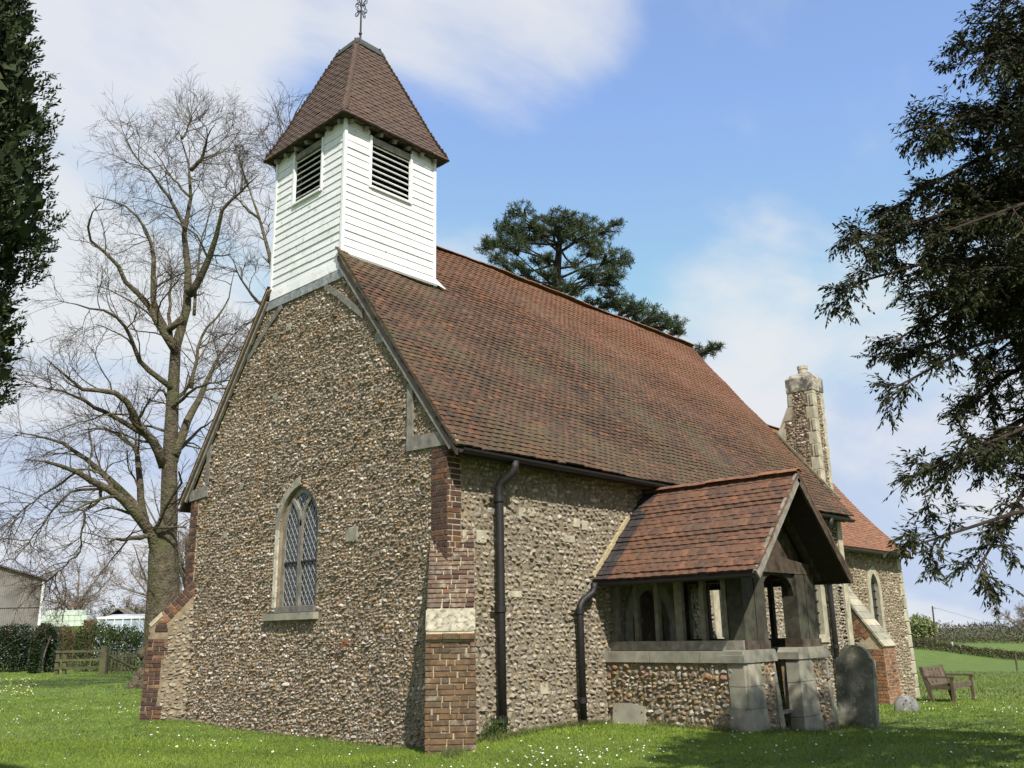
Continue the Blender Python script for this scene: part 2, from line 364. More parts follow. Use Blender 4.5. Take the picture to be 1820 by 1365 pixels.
def brick_face(parent, mat, o, u, v, n, width, height, course=.07, joint=.013, proud=.012, pat='flemish', inset=None, stagger0=0):
    """lay brick by brick on a rectangle starting at o (its lower left corner); inset(v) -> (u0,u1) limits of a course"""
    o = np.asarray(o, float); u = unit(u); v = unit(v); n = unit(n)
    k = max(1, int(round(height / course))); course = height / k
    for i in range(k):
        v0 = (i + .5) * course
        a, b = (0, width) if inset is None else inset(v0)
        if b - a < .05: continue
        x = a; q = (i + stagger0) % 2
        first = True
        while x < b - .02:
            w = (.215 if (q + (rng.random() < .2)) % 2 else .105) * rng.uniform(.93, 1.07)
            if first and rng.random() < .4: w = rng.choice([.06, .16])
            first = False; q += 1
            if b - (x + w) < .07: w = b - x
            w = min(w, b - x)
            m = mat if not isinstance(mat, (list, tuple)) else mat[rng.integers(len(mat))]
            brick(parent, m, o + u * (x + w / 2) + v * v0 + n * proud, u, v, n, w - joint, course - joint)
            x += w

def flint_cells(u0, u1, v0, v1, w=.085, h=.055):
    """rows of irregular stones filling a rectangle: centres, half sizes"""
    out = []; v = v0; row = 0
    while v < v1:
        hh = h * rng.uniform(.68, 1.4)
        x = u0 - rng.uniform(0, w)
        while x < u1:
            ww = w * rng.choice([.55, .8, 1, 1.2, 1.6], p=[.2, .26, .26, .17, .11]) * rng.uniform(.9, 1.1)
            out.append((x + ww / 2, v + hh / 2, ww / 2, hh / 2 * rng.uniform(.8, 1.25))); x += ww
        v += hh; row += 1
    a = np.array(out)
    ph = rng.uniform(0, 6, 4)
    a[:, 1] += .018 * np.sin(a[:, 0] * 2.3 + ph[0] + .7 * a[:, 1]) + .016 * np.sin(a[:, 0] * 5.9 + ph[1]) + rng.normal(0, .011, len(a))
    a[:, 0] += rng.normal(0, .005, len(a))
    return a

def flint_verts(a, o, u, v, n, gap=.004, relief=(.008, .03)):
    """faceted stones for the cells a in the wall plane: (N,13,3) vertices"""
    N = len(a); K = 6
    ang = (np.arange(K) * 2 * PI / K)[None] + rng.normal(0, .22, (N, K))
    rr = rng.uniform(.78, 1.12, (N, K))
    ex = np.maximum(a[:, 2] - gap, .01)[:, None]; ey = np.maximum(a[:, 3] - gap, .008)[:, None]
    # squarer than an ellipse so stones fill their cells
    c, s_ = np.cos(ang), np.sin(ang)
    sq = 1 / np.maximum(np.abs(c), np.abs(s_)) ** .6
    rot = rng.normal(0, .22, (N, 1))
    X = ex * c * rr * sq; Y = ey * s_ * rr * sq
    Xr = X * np.cos(rot) - Y * np.sin(rot); Yr = X * np.sin(rot) + Y * np.cos(rot)
    hgt = rng.uniform(*relief, (N, 1)) * np.clip(ex / .04, .7, 1.6)
    k2 = rng.uniform(.52, .82, (N, K))
    tilt = rng.normal(0, .28, (N, 2))
    def P(x, y, z): return o + x[..., None] * u + y[..., None] * v + z[..., None] * n
    cx_, cy_ = a[:, 0:1], a[:, 1:2]
    z0 = np.full((N, K), -.008)
    x1, y1 = Xr * k2, Yr * k2
    z1 = hgt * rng.uniform(.65, 1.1, (N, K)) + tilt[:, 0:1] * x1 + tilt[:, 1:2] * y1
    xc, yc = rng.normal(0, .2, (N, 1)) * ex, rng.normal(0, .2, (N, 1)) * ey
    zc = hgt * rng.uniform(.95, 1.25, (N, 1)) + tilt[:, 0:1] * xc + tilt[:, 1:2] * yc
    return np.concatenate([P(cx_ + Xr, cy_ + Yr, z0), P(cx_ + x1, cy_ + y1, np.maximum(z1, .004)), P(cx_ + xc, cy_ + yc, np.maximum(zc, .006))], 1)
FQ = np.array([(i, (i + 1) % 6, 6 + (i + 1) % 6, 6 + i) for i in range(6)])
FT = np.array([(6 + i, 6 + (i + 1) % 6, 12) for i in range(6)])
FLINT_SETS = []       # (verts, parent, mat) gathered, then split into the largest in view and the rest
def flint_wall(parent, mat, o, u, v, n, rect, mask, w=.085, h=.055, relief=(.008, .03)):
    o, u, v, n = [np.asarray(q, float) for q in (o, u, v, n)]
    a = flint_cells(*rect, w=w, h=h)
    a = a[mask(a[:, 0], a[:, 1])]
    FLINT_SETS.append([flint_verts(a, o, u, v, n, relief=relief), parent, mat])

def flush_flints(n_single):
    """the nearest (largest in view) stones become parts of their own, the rest one part of kind stuff per wall"""
    dist = [np.linalg.norm(f[0].mean(1) - CAM, axis=1) for f in FLINT_SETS]
    for f, d in zip(FLINT_SETS, dist):
        k = n_single.get(f[1].name, 0)
        near = np.zeros(len(d), bool)
        if k:
            sel = [g for g in range(len(FLINT_SETS)) if FLINT_SETS[g][1] is f[1]]
            alld = np.concatenate([dist[g] for g in sel]); cut = np.sort(alld)[min(k, len(alld) - 1)]
            near = d < cut
        for V in f[0][near]: MB().add(V, [FQ, FT]).build('flint', f[2], f[1])
        R = f[0][~near]; N = len(R)
        if N:
            off = (np.arange(N) * 13)[:, None, None]
            MB().add(R.reshape(-1, 3), [(FQ[None] + off).reshape(-1, 4), (FT[None] + off).reshape(-1, 3)]).build('flint_facing', f[2], f[1], kind='stuff')

def inpoly(poly):
    P = np.asarray(poly, float)
    def f(x, y):
        r = np.zeros(len(x), bool); j = len(P) - 1
        for i in range(len(P)):
            c = ((P[i, 1] > y) != (P[j, 1] > y)) & (x < (P[j, 0] - P[i, 0]) * (y - P[i, 1]) / (P[j, 1] - P[i, 1] + 1e-12) + P[i, 0])
            r ^= c; j = i
        return r
    return f

# --- tiles: mesh of one plain clay tile, slightly cambered, origin at the middle of its lower edge, x along the eave, y up the slope
def tile_mesh(w=.158, L=.19, t=.026, camber=.006):
    xs = np.array([-.5, 0, .5]) * w; V = []
    for y in (0, L):
        for x in xs:
            cz_ = camber * (1 - (2 * x / w) ** 2)
            V += [(x, y, cz_), (x, y, cz_ - t)]
    F = []
    for i in range(2):
        a = i * 2; b = a + 2; c = 6 + a; d = 6 + b
        F += [(a, b, d, c), (a + 1, c + 1, d + 1, b + 1), (a, a + 1, b + 1, b)]
    F += [(0, 6, 7, 1), (4, 5, 11, 10)]
    return np.array(V, float), np.array(F)
TV, TF = tile_mesh()
TILE_SETS = []
def tile_rows(rows, parent, mat, u=(1, 0, 0), lift=.11, und=None):
    """rows: list of (origin of course start, u extent a..b, slope dir, normal, stagger)"""
    u = np.asarray(u, float); M = []
    for o, a, b, s, n, st in rows:
        o = np.asarray(o, float); s = np.asarray(s, float); n = np.asarray(n, float)
        tw = .165; k = int(math.ceil((b - a) / tw)) + 1
        x0 = a - (tw / 2 if st else 0)
        for i in range(k):
            l = max(a, x0 + i * tw); r = min(b, x0 + (i + 1) * tw)
            if r - l < .03: continue
            c = o + u * ((l + r) / 2)
            if und: c = c + n * und(c)
            li = lift + rng.normal(0, .012)
            s2 = unit(s - n * li); n2 = unit(n + s * li); tw_ = rng.normal(0, .012)
            if rng.random() < .012: c = c - s * rng.uniform(.015, .04); tw_ += rng.normal(0, .06)        # slipped tile
            u2 = unit(u + tw_ * s2); s2 = unit(s2 - tw_ * u)
            M.append(np.column_stack([u2 * ((r - l) / tw), s2, n2, c + s * rng.normal(0, .005) + n * (.012 + abs(rng.normal(0, .003)))]))
    if M: TILE_SETS.append([np.array(M), parent, mat])

def flush_tiles(total):
    alld = np.concatenate([np.linalg.norm(t[0][:, :, 3] - CAM, axis=1) + (0 if t[1].name.startswith(('nave', 'porch')) else 50) for t in TILE_SETS])
    cut = np.sort(alld)[total]
    k = 0; meshes = {}
    for M, parent, mat in TILE_SETS:
        d = alld[k:k + len(M)]; k += len(M); near = d < cut
        if mat.name not in meshes: meshes[mat.name] = mesh_of('roof_tile', TV, TF, mat)
        for m in M[near]:
            link('roof_tile', meshes[mat.name], None, parent, matrix=Matrix([list(m[r]) for r in range(3)] + [[0, 0, 0, 1]]))
        R = M[~near]
        if len(R):
            V = np.einsum('nij,kj->nki', R[:, :, :3], TV) + R[:, None, :, 3]
            F = (TF[None] + (np.arange(len(R)) * len(TV))[:, None, None]).reshape(-1, 4)
            MB().add(V.reshape(-1, 3), F).build('tile_courses', mat, parent, kind='stuff')

def wavy(x, y): return .024 * math.sin(x * 1.1 + y * .7) + .010 * math.sin(x * 2.3 - y * 1.9 + 1) + .006 * math.sin(x * 5.1 + 2)

# =================================================================== THE CHURCH
church = thing('church', 'small flint church with white boarded belfry, red tiled roof and timber south porch', 'church')
WN = 7.33                      # north face of the nave
HC = 3.764                     # middle of the gable: ridge line
ZE, ZR = 4.016, 9.274
OVS, OVN = .3155, 7.68         # eave lines, south and north
SLS = (ZR - ZE) / (HC + OVS); SLN = (ZR - ZE) / (OVN - HC)
NE = 12.95                     # east face of the nave
X_, Y_, Z_ = np.eye(3)
BY0, BY1, BX1 = 2.686, 4.843, 2.118   # belfry

def arch(cx_, w, z0, zs, za, k=7):
    """outline of a pointed arch opening, anticlockwise from lower left"""
    hw = w / 2; h = za - zs
    R = (hw * hw + h * h) / (2 * hw)
    P = [(cx_ - hw, z0), (cx_ + hw, z0)]
    a1 = math.asin(min(1, h / R))
    for i in range(k + 1):
        a = a1 * i / k; P.append((cx_ + hw - R + R * math.cos(a), zs + R * math.sin(a)))
    for i in range(k - 1, -1, -1):
        a = a1 * i / k; P.append((cx_ - hw + R - R * math.cos(a), zs + R * math.sin(a)))
    return P

# ---- nave walls
nave = part('nave_wall', church)
zroof = lambda y: ZE + SLS * (y + OVS) - .17
gable = [(0, -.7), (WN, -.7), (WN, 4.12), (5.07, 7.42), (2.46, 7.42), (0, 4.12)]
wo = arch(3.62, 1.10, 1.84, 3.20, 3.88)
MB().prism(gable, (0, 0, 0), Y_, Z_, -X_, .55, holes=[wo]).build('west_wall_core', MORTAR, nave)
door = arch(4.78, 1.15, -.1, 1.5, 2.15)
swin1 = arch(7.45, .95, 1.25, 2.35, 2.9)
swin2 = arch(11.1, .95, 1.15, 2.35, 2.9)
MB().prism([(.55, -.7), (NE, -.7), (NE, 3.95), (.55, 3.95)], (0, 0, 0), X_, Z_, -Y_, .55, holes=[door, swin1, swin2]).build('south_wall_core', MORTAR_S, nave)
MB().box((6.5, WN - .28, 1.6), (12.8, .5, 4.7)).build('north_wall_core', MORTAR_S, nave)
eg = [(0, -.9), (WN, -.9), (WN, 4.0), (HC, 9.0), (0, 4.0)]
MB().prism(eg, (NE, 0, 0), Y_, Z_, X_, .45).build('east_wall_core', MORTAR_S, nave)
# big stones in the wall faces
def out_of(*rects):
    def f(x, y):
        m = np.ones(len(x), bool)
        for (a, b, c, d) in rects: m &= ~((x > a) & (x < b) & (y > c) & (y < d))
        return m
    return f
hood = arch(3.62, 1.14, 1.80, 3.20, 3.92)
gm_in = inpoly([(.03, -.3), (WN - .03, -.3), (WN - .03, 4.1), (5.0, 7.36), (2.53, 7.36), (.03, 4.1)])
hood_in = inpoly(hood)
q_out = out_of((-.1, .31, 2.2, 4.2), (WN - .30, 8, 2.2, 4.2), (2.9, 4.5, 1.66, 1.84))
flint_wall(nave, FLINT, (0, 0, 0), Y_, Z_, -X_, (0, WN, -.2, 7.4), lambda x, y: gm_in(x, y) & ~hood_in(x, y) & q_out(x, y), w=.079, h=.050, relief=(.010, .034))
s_out = out_of((-.1, .27, 2.2, 4.2), (4.1, 5.5, -.3, 2.3), (6.85, 8.05, 1.1, 3.0), (10.5, 11.7, 1.0, 3.0))
flint_wall(nave, FLINT_S, (0, 0, 0), X_, Z_, -Y_, (0, NE, -.7, 3.9), lambda x, y: s_out(x, y) & (x > .02) & (x < NE - .02), w=.104, h=.070, relief=(.009, .028))
# a few squared stones let into the south wall under the eave
for (x, z, w, h) in ((1.10, 3.18, .17, .12), (1.55, 3.20, .16, .13), (1.75, 3.21, .15, .12), (2.85, 3.13, .16, .14), (3.05, 3.10, .15, .15), (.40, 2.75, .22, .20), (.66, 2.78, .2, .18), (2.65, 2.86, .26, .11), (1.35, 1.98, .3, .09), (1.95, .62, .17, .14)):
    brick(nave, STONE, (x, -.022, z), X_, Z_, -Y_, w, h, name='squared_stone')
for (y, z, w, h) in ((1.55, 6.02, .26, .2), (2.15, 2.95, .3, .22), (2.25, 1.35, .2, .07), (2.3, 1.27, .2, .07), (5.95, 3.25, .13, .1), (4.2, 6.85, .15, .14), (4.5, 5.6, .2, .15), (5.5, 4.1, .12, .12)):
    brick(nave, STONE_G if z > 1.5 else BRICK_O, (-.02, y, z), Y_, Z_, -X_, w, h, name='squared_stone')

# ---- corner brickwork above the buttresses
cbw = part('corner_brickwork', church)
MB().box((.005, .155, 3.2), (.03, .31, 1.75)).box((.13, -.005, 3.2), (.26, .03, 1.75)).build('mortar_bed', MORTAR_B, cbw)
zc0 = 2.28
brick_face(cbw, BRICK_D, (-.010, -.02, zc0), Y_, Z_, -X_, .325, 1.75, course=.079, proud=.012, stagger0=0)
brick_face(cbw, BRICK_D, (-.02, -.010, zc0), X_, Z_, -Y_, .28, 1.75, course=.079, proud=.012, stagger0=1)
MB().box((.005, WN - .15, 3.1), (.03, .30, 1.95)).build('mortar_bed', MORTAR_B, cbw)
brick_face(cbw, [BRICK_D] * 5 + [BRICK_O], (-.010, WN - .29, 2.2), Y_, Z_, -X_, .30, 1.83, course=.077, proud=.012)

# ---- south-west buttress (set diagonally)
A = math.sqrt(.5)
bS = part('buttress', church); bS['label'] = 'brick and stone corner buttress nearest the viewer'
dS = np.array([-A, -A, 0]); wS = np.array([A, -A, 0])           # outwards, to the right
oS = np.array([.05, -.05, 0])
def PS(d, s, z): return oS + dS * d + wS * s + Z_ * z
prof = [(-.30, -.4), (.60, -.4), (.56, 1.36), (.61, 1.38), (.61, 1.44), (.595, 1.47), (.44, 1.745), (-.30, 2.86)]
MB().prism([(a, b) for a, b in prof], oS + wS * .31, dS, Z_, wS, .62).build('core', MORTAR_B, bS)
nlow = unit(dS * 1.76 + Z_ * -.0 + Z_ * .04)
brick_face(bS, [BRICK_R] * 5 + [BRICK_W], PS(.598, -.325, -.12), wS, unit(PS(.56, 0, 1.36) - PS(.60, 0, -.4)), dS, .65, 1.46, course=.072, proud=.012)
# side faces of the lower part
for sg in (-1, 1):
    us = -dS * sg * -1
    brick_face(bS, [BRICK_R] * 4 + [BRICK_W], PS(.60, .312 * sg, -.12) if sg > 0 else PS(.10, .312 * sg, -.12), -dS if sg > 0 else dS, Z_, wS * sg, .5, 1.46, course=.072, proud=.006)
# moulded brick string and stone weathering
for i in range(3): brick(bS, BRICK_R, PS(.63, -.22 + .22 * i, 1.405), wS, Z_, dS, .212, .072, .25, name='string_brick')
sv = unit(PS(.43, 0, 1.745) - PS(.60, 0, 1.455)); sn = unit(np.cross(wS, sv)); sn = sn if sn @ dS > 0 else -sn
link('weathering_stone', BRICK_ME[STONE_W.name], None, bS, matrix=mat4(PS(.515, 0, 1.605) - sn * .03, wS, sv, sn, (.645, .33, .1)))
sv2 = unit(PS(-.30, 0, 2.86) - PS(.44, 0, 1.745)); sn2 = unit(np.cross(wS, sv2)); sn2 = sn2 if sn2 @ dS > 0 else -sn2
brick_face(bS, [BRICK_W] * 4 + [BRICK_D], PS(.44, -.315, 1.76) + sn2 * .002, wS, sv2, sn2, .63, 1.30, course=.075, proud=.012)

# ---- north-west buttress, seen in profile
bN = part('buttress', church); bN['label'] = 'brick edged buttress at the left corner with sloping brick coping'
dN = np.array([-A, A, 0]); wN = np.array([-A, -A, 0])            # outwards, towards the viewer
oN = np.array([0, WN, 0])
def PN(d, s, z): return oN + dN * d + wN * s + Z_ * z
profN = [(-.45, -.4), (.60, -.4), (.54, .9), (.53, 1.70), (.33, 1.90), (-.28, 2.56), (-.45, 2.7)]
MB().prism(profN, oN + wN * .27, dN, Z_, wN, .54).build('core', MORTAR, bN)
fm = inpoly([(-.30, -.1), (.22, -.1), (.20, 1.3), (.10, 1.72), (-.15, 1.95), (-.27, 2.0)])
flint_wall(bN, FLINT_S, oN + wN * .272, dN, Z_, wN, (-.4, .6, -.1, 2.1), fm, w=.12, h=.055, relief=(.006, .018))
outer = unit(PN(.53, 0, 1.70) - PN(.60, 0, -.4))
brick_face(bN, [BRICK_D] * 4 + [BRICK_R], PN(.31, .27, -.10), dN, outer, wN, .27, 1.55, course=.073, proud=.012,
           inset=lambda v: (.03 - .06 * math.sin(v * 2) - (.12 if v < .4 or v > 1.2 else 0), .27))
sl = unit(PN(-.28, 0, 2.56) - PN(.33, 0, 1.90)); per = -unit(np.cross(wN, sl)); per = per if per[2] > 0 else -per
L_ = np.linalg.norm(PN(-.28, 0, 2.56) - PN(.36, 0, 1.87)); nb = 10
for i in range(nb):
    c = PN(.36, .28, 1.87) + sl * (L_ * (i + .5) / nb)
    two = [(.11, .20)] if i % 2 == 0 else [(.055, .095), (.16, .10)]
    for off, ln in two: brick(bN, BRICK_D if i else BRICK_O, c - per * off, per, sl, wN, ln, L_ / nb - .013)
cs = unit(PN(.33, 0, 1.90) - PN(.53, 0, 1.70)); cp = -unit(np.cross(wN, cs)); cp = cp if cp[2] > 0 else -cp
link('coping_stone', BRICK_ME[STONE.name], None, bN, matrix=mat4(PN(.43, .0, 1.80) - cp * .02, cs, wN, cp, (.32, .57, .08)))
for i in range(3): brick(bN, BRICK_D, PN(.30, .283, 1.60 + .073 * i), dN, Z_, wN, .24 - .04 * i, .06)
brick_face(bN, [BRICK_D] * 4 + [BRICK_R], PN(.57, -.27, -.1), wN, Z_, dN, .54, 1.75, course=.073, proud=.0)

# ---- gable timbers on the west wall
gt = part('gable_timbers', church)
def wbeam(name, a, b, h, proud=.045, mat=OAK, t=.1):
    """timber in the west wall plane between (y,z) points"""
    a = np.array([-proud + t / 2, *a]); b = np.array([-proud + t / 2, *b])
    return MB().bar(a, b, t, h, up=unit(np.cross(b - a, X_))).build(name, mat, gt)
wbeam('tie_beam', (2.50, 7.43), (5.03, 7.43), .17, mat=LEAD)
wbeam('corner_beam', (-.06, 4.135), (.84, 4.165), .21)
wbeam('corner_beam', (WN + .03, 4.125), (6.70, 4.16), .21)
wbeam('stud', (.77, 4.27), (.77, 5.1), .13)
wbeam('stud', (6.74, 4.27), (6.74, 5.15), .12)
for sgn, c0 in ((1, 0), (-1, 2 * HC)):
    q = [(3.10, 7.33), (2.75, 7.10), (2.40, 6.83), (2.0, 6.52)]
    mb = MB()
    up_ = [(y, z + .065) for y, z in q]; lo_ = [(y, z - .065) for y, z in q[::-1]]
    poly = [(c0 + sgn * y, z) for y, z in lo_ + up_]
    if sgn < 0: poly = poly[::-1]
    mb.prism(poly[::-1], (-.042, 0, 0), Y_, Z_, -X_, .1).build('curved_brace', OAK, gt)
# bargeboards: a long board following the verge on each side
def verge_line(k, dz):
    return (ZE + SLS * OVS + dz, SLS) if k == 0 else (ZE + SLN * OVN + dz, -SLN)
a0 = np.array([-.055, -.20, ZE + SLS * (-.20 + OVS) - .17]); a1 = np.array([-.055, 2.60, ZE + SLS * (2.60 + OVS) - .17])
MB().bar(a0, a1, .05, .17, up=(0, -.6, 1)).build('bargeboard', OAK, gt)
a0 = np.array([-.055, 7.52, ZE + SLN * (OVN - 7.52) - .17]); a1 = np.array([-.055, 4.93, ZE + SLN * (OVN - 4.93) - .17])
MB().bar(a0, a1, .05, .16, up=(0, .6, 1)).build('bargeboard', OAK, gt)
for yy, sl_, y1 in ((-.30, SLS, 2.66), (7.66, -SLN, 4.87)):    # mortar bedding under the verge tiles
    zz = lambda y: ZE + (SLS * (y + OVS) if sl_ > 0 else SLN * (OVN - y)) - .03
    MB().bar((-.055, yy, zz(yy) - .015), (-.055, y1, zz(y1) - .015), .07, .045, up=(0, -1 if sl_ > 0 else 1, 1)).build('verge_mortar', pmat('verge_mortar_' + str(sl_ > 0), [(.30, .22, .11)], var=.45, scale=20, bump=.6, patch=[((.16, .10, .06), 6, .5, .65, .6)]), gt)

# ---- west window
ww = part('west_window', church)
fo = arch(3.62, 1.10, 1.84, 3.20, 3.88); fi = arch(3.62, .92, 1.93, 3.20, 3.78)
MB().prism(fo, (.05, 0, 0), Y_, Z_, -X_, .12, holes=[fi]).build('frame', OAK, ww)
ho = [p for p in arch(3.62, 1.38, 3.16, 3.20, 4.08)]; hi_ = [p for p in arch(3.62, 1.12, 3.10, 3.20, 3.90)]
HM = MB()
oa = arch(3.62, 1.34, 3.05, 3.20, 4.04)[2:]; ia = arch(3.62, 1.12, 3.05, 3.20, 3.895)[2:]
for i in range(0, len(oa) // 2):            # plain stone hood survives on the left half
    HM.prism([ia[i], oa[i], oa[i + 1], ia[i + 1]][::-1], (-.03, 0, 0), Y_, Z_, -X_, .12)
HM.build('hood_stone', STONE_G, ww)
rv = MB()
rv.box((-.005, 4.235, 2.55), (.05, .09, 1.3)).build('render_patch', pmat('window_render', [(.52, .47, .37)], var=.3, scale=12, bump=.5), ww)
MB().box((-.02, 3.70, 1.755), (.16, 1.46, .11)).build('sill', STONE_G, ww)
MB().box((.02, 3.62, 1.865), (.12, 1.12, .09)).build('bottom_rail', OAK, ww)
# mullion with branching tracery
mu = MB(); mu.bar((.06, 3.62, 1.9), (.06, 3.62, 3.22), .075, .07, up=X_)
def rib(c, sgn):
    P = [(c, 3.18), (c + sgn * .02, 3.32), (c + sgn * .08, 3.46), (c + sgn * .16, 3.58), (c + sgn * .27, 3.69)]
    for a, b in zip(P[:-1], P[1:]): mu.bar((.06, a[0], a[1]), (.06, b[0], b[1]), .07, .055, up=X_)
rib(3.62, 1); rib(3.62, -1)
mu.build('mullion', OAK, ww)
MB().bar((.055, 3.18, 2.63), (.055, 4.06, 2.63), .03, .03).build('saddle_bar', BLACKM, ww)
gl_in = inpoly(fi)
cam_mb = MB(); dw, dh = .112, .172
for r_ in range(-1, 14):
    for c_ in range(-1, 12):
        for q in (0, 1):
            cy_ = 3.62 - .46 + (c_ + .5 * q) * dw; cz_ = 1.93 + (r_ + .5 * q) * dh
            P = np.array([(cy_ - dw / 2, cz_), (cy_, cz_ + dh / 2), (cy_ + dw / 2, cz_), (cy_, cz_ - dh / 2)])
            if not gl_in(np.array([cy_]), np.array([cz_]))[0]: continue
            Pi = np.clip(P, [3.15, 1.92], [4.09, 3.80]); t = rng.normal(0, .012, 2)
            Pv = [(.075 + t[0] * (y - cy_) * 3 + t[1] * (z - cz_) * 3, y, z) for y, z in Pi]
            MB().add(Pv, np.array([(0, 1, 2, 3)])).build('pane', GLASS, ww)
            for k in (0, 1, 2, 3):
                a, b = P[k], P[(k + 1) % 4]
                if k < 2: cam_mb.bar((.07, *a), (.07, *b), .009, .009, up=X_)
cam_mb.build('lead_lattice', CAMES, ww, kind='stuff')
MB().box((.50, 3.62, 2.85), (.02, 1.4, 2.4)).build('dark_interior', DARK, ww)
# lightning conductor
MB().tube([(-.04, 4.90, 7.35), (-.035, 4.90, 5.2), (-.035, 4.92, 3.3), (-.04, 4.95, 1.6), (-.04, 4.97, .1)], .007, 5).build('conductor_tape', pmat('copper_tape', [(.20, .13, .07)], var=.2), church)

# ---- nave roof
nroof = part('nave_roof', church)
sS = unit((0, 1, SLS)); nS = unit((0, -SLS, 1)); sN = unit((0, -1, SLN)); nN = unit((0, SLN, 1))
RX0, RX1 = -.11, 13.09
dk = MB()
def slab(x0, x1, y0, y1, side):
    zf = (lambda y: ZE + SLS * (y + OVS)) if side == 0 else (lambda y: ZE + SLN * (OVN - y))
    V = [(x0, y0, zf(y0) - .12), (x1, y0, zf(y0) - .12), (x1, y1, zf(y1) - .12), (x0, y1, zf(y1) - .12)]
    V += [(a_, b_, c_ - .09) for a_, b_, c_ in V]
    F = np.array([(0, 1, 2, 3), (4, 7, 6, 5), (0, 4, 5, 1), (0, 3, 7, 4), (1, 5, 6, 2), (2, 6, 7, 3)])
    dk.add(V, F if side == 0 else F[:, ::-1])
slab(RX0 + .02, RX1 - .02, -OVS + .03, BY0, 0); slab(BX1 - .02, RX1 - .02, BY0, HC, 0)
slab(RX0 + .02, RX1 - .02, OVN - .03, BY1, 1); slab(BX1 - .02, RX1 - .02, BY1, HC, 1)
dk.build('roof_boarding', DECK, nroof)
def nave_rows(side):
    rows = []
    s, n, L = (sS, nS, math.hypot(HC + OVS, ZR - ZE)) if side == 0 else (sN, nN, math.hypot(OVN - HC, ZR - ZE))
    k = int(L / .1)
    for i in range(k):
        y0 = (-OVS if side == 0 else OVN) + s[1] * i * .1; z0 = ZE - .035 + s[2] * i * .1
        wob = .02 * math.sin(i * .35) + .008 * math.sin(i * 1.7)
        a = RX0 + rng.normal(0, .004); b = RX1 + rng.normal(0, .006)
        if BY0 - .02 < y0 < BY1 + .02: a = BX1 + .02
        rows.append(((0, y0, z0) + n * .01, a, b, s, n, i % 2))
    return rows
und = lambda c: wavy(c[0], c[1] * 1.3) + .010 * math.sin(c[1] * 6 + c[0] * .8)
tile_rows(nave_rows(0), nroof, TILE, und=und)
tile_rows([q for k_, q in enumerate(nave_rows(1)) if k_ < 3], nroof, TILE, und=und)
MB().add([(RX0, OVN, ZE - .02), (RX1, OVN, ZE - .02), (RX1, BY1, ZE + SLN * (OVN - BY1) - .02), (RX0, BY1, ZE + SLN * (OVN - BY1) - .02), (BX1, BY1, ZE + SLN * (OVN - BY1) - .02), (BX1, HC, ZR - .02), (RX1, HC, ZR - .02)], [np.array([(0, 3, 4, 2, 1)]), np.array([(4, 5, 6, 2)])]).build('north_slope', TILE, nroof)
# ridge tiles
def ridge_tile_mesh(L=.33, r=.12):
    a = np.linspace(-1.15, 1.15, 7); V = []; F = []
    for y in (0, L):
        for t in a: V.append((y, r * math.sin(t), r * math.cos(t) * .8))
        for t in a: V.append((y, (r - .016) * math.sin(t), (r - .016) * math.cos(t) * .8))
    for i in range(6):
        F += [(i, i + 1, 14 + i + 1, 14 + i), (7 + i, 21 + i, 22 + i, 8 + i), (i, 7 + i, 8 + i, i + 1), (14 + i, 15 + i, 22 + i, 21 + i)]
    F += [(0, 14, 21, 7), (6, 13, 27, 20)]
    return np.array(V), np.array(F)
RV, RF = ridge_tile_mesh(); RT = mesh_of('ridge_tile', RV, RF, RIDGE)
x = BX1 + .0
while x < 13.02:
    a = rng.normal(0, .012, 2)
    link('ridge_tile', RT, None, nroof, matrix=mat4((x, HC + rng.normal(0, .004), ZR - .045 + wavy(x, 2) * .8), unit((1, a[0], a[1])), unit((-a[0], 1, 0)), unit((-a[1], 0, 1))))
    x += .325

# ---- gutters and downpipes
def half_pipe(P0, P1, r, name, parent):
    P0 = np.asarray(P0, float); P1 = np.asarray(P1, float); d = unit(P1 - P0); sd = unit(np.cross(d, Z_)); mb = MB(); V = []
    a = np.linspace(PI, 2 * PI, 8)
    for P in (P0, P1):
        for rr in (r, r - .006):
            for t in a: V.append(P + sd * rr * math.cos(t) + Z_ * rr * math.sin(t))
    F = [(i, i + 1, 16 + i + 1, 16 + i) for i in range(7)] + [(8 + i, 24 + i, 25 + i, 9 + i) for i in range(7)] + [(0, 16, 24, 8), (7, 15, 31, 23)] + [(i, 8 + i, 9 + i, i + 1) for i in range(7)] + [(16 + i, 17 + i, 25 + i, 24 + i) for i in range(7)]
    mb.add(V, np.array(F)); return mb.build(name, BLACKM, parent)
half_pipe((-.06, -.36, 3.93), (12.95, -.36, 3.90), .065, 'gutter', church)
half_pipe((-.08, OVN + .05, 3.93), (12.95, OVN + .05, 3.90), .065, 'gutter', church)
MB().box((6.4, -.255, 3.90), (12.6, .03, .14)).build('fascia', OAK_D, church)
def downpipe(P, r, collars, name='downpipe'):
    o = MB().tube(P, r, 12).build(name, BLACKM, church, smooth=True)
    for (x, y, z) in collars:
        MB().tube([(x, y, z - .045), (x, y, z - .04), (x, y, z + .04), (x, y, z + .045)], [r * .9, r * 1.3, r * 1.3, r * .9], 12).build('collar', BLACKM, o)
        MB().box((x, y + .05, z), (r * 4.2, .05, .035)).build('ear', BLACKM, o)
    return o
downpipe([(1.03, -.36, 3.88), (1.03, -.36, 3.78), (1.01, -.33, 3.70), (.95, -.17, 3.58), (.93, -.13, 3.50), (.93, -.13, 3.3), (.93, -.13, 1.8), (.93, -.13, .02)], .062, [(.93, -.13, 3.33), (.93, -.13, 1.76), (.93, -.13, .28)])
downpipe([(3.05, -.16, 2.18), (3.05, -.16, 2.10), (3.02, -.15, 2.02), (2.80, -.12, 1.90), (2.73, -.12, 1.82), (2.72, -.12, 1.7), (2.71, -.12, .05)], .055, [(2.72, -.12, 1.74), (2.71, -.12, .42), (2.71, -.12, .10)])
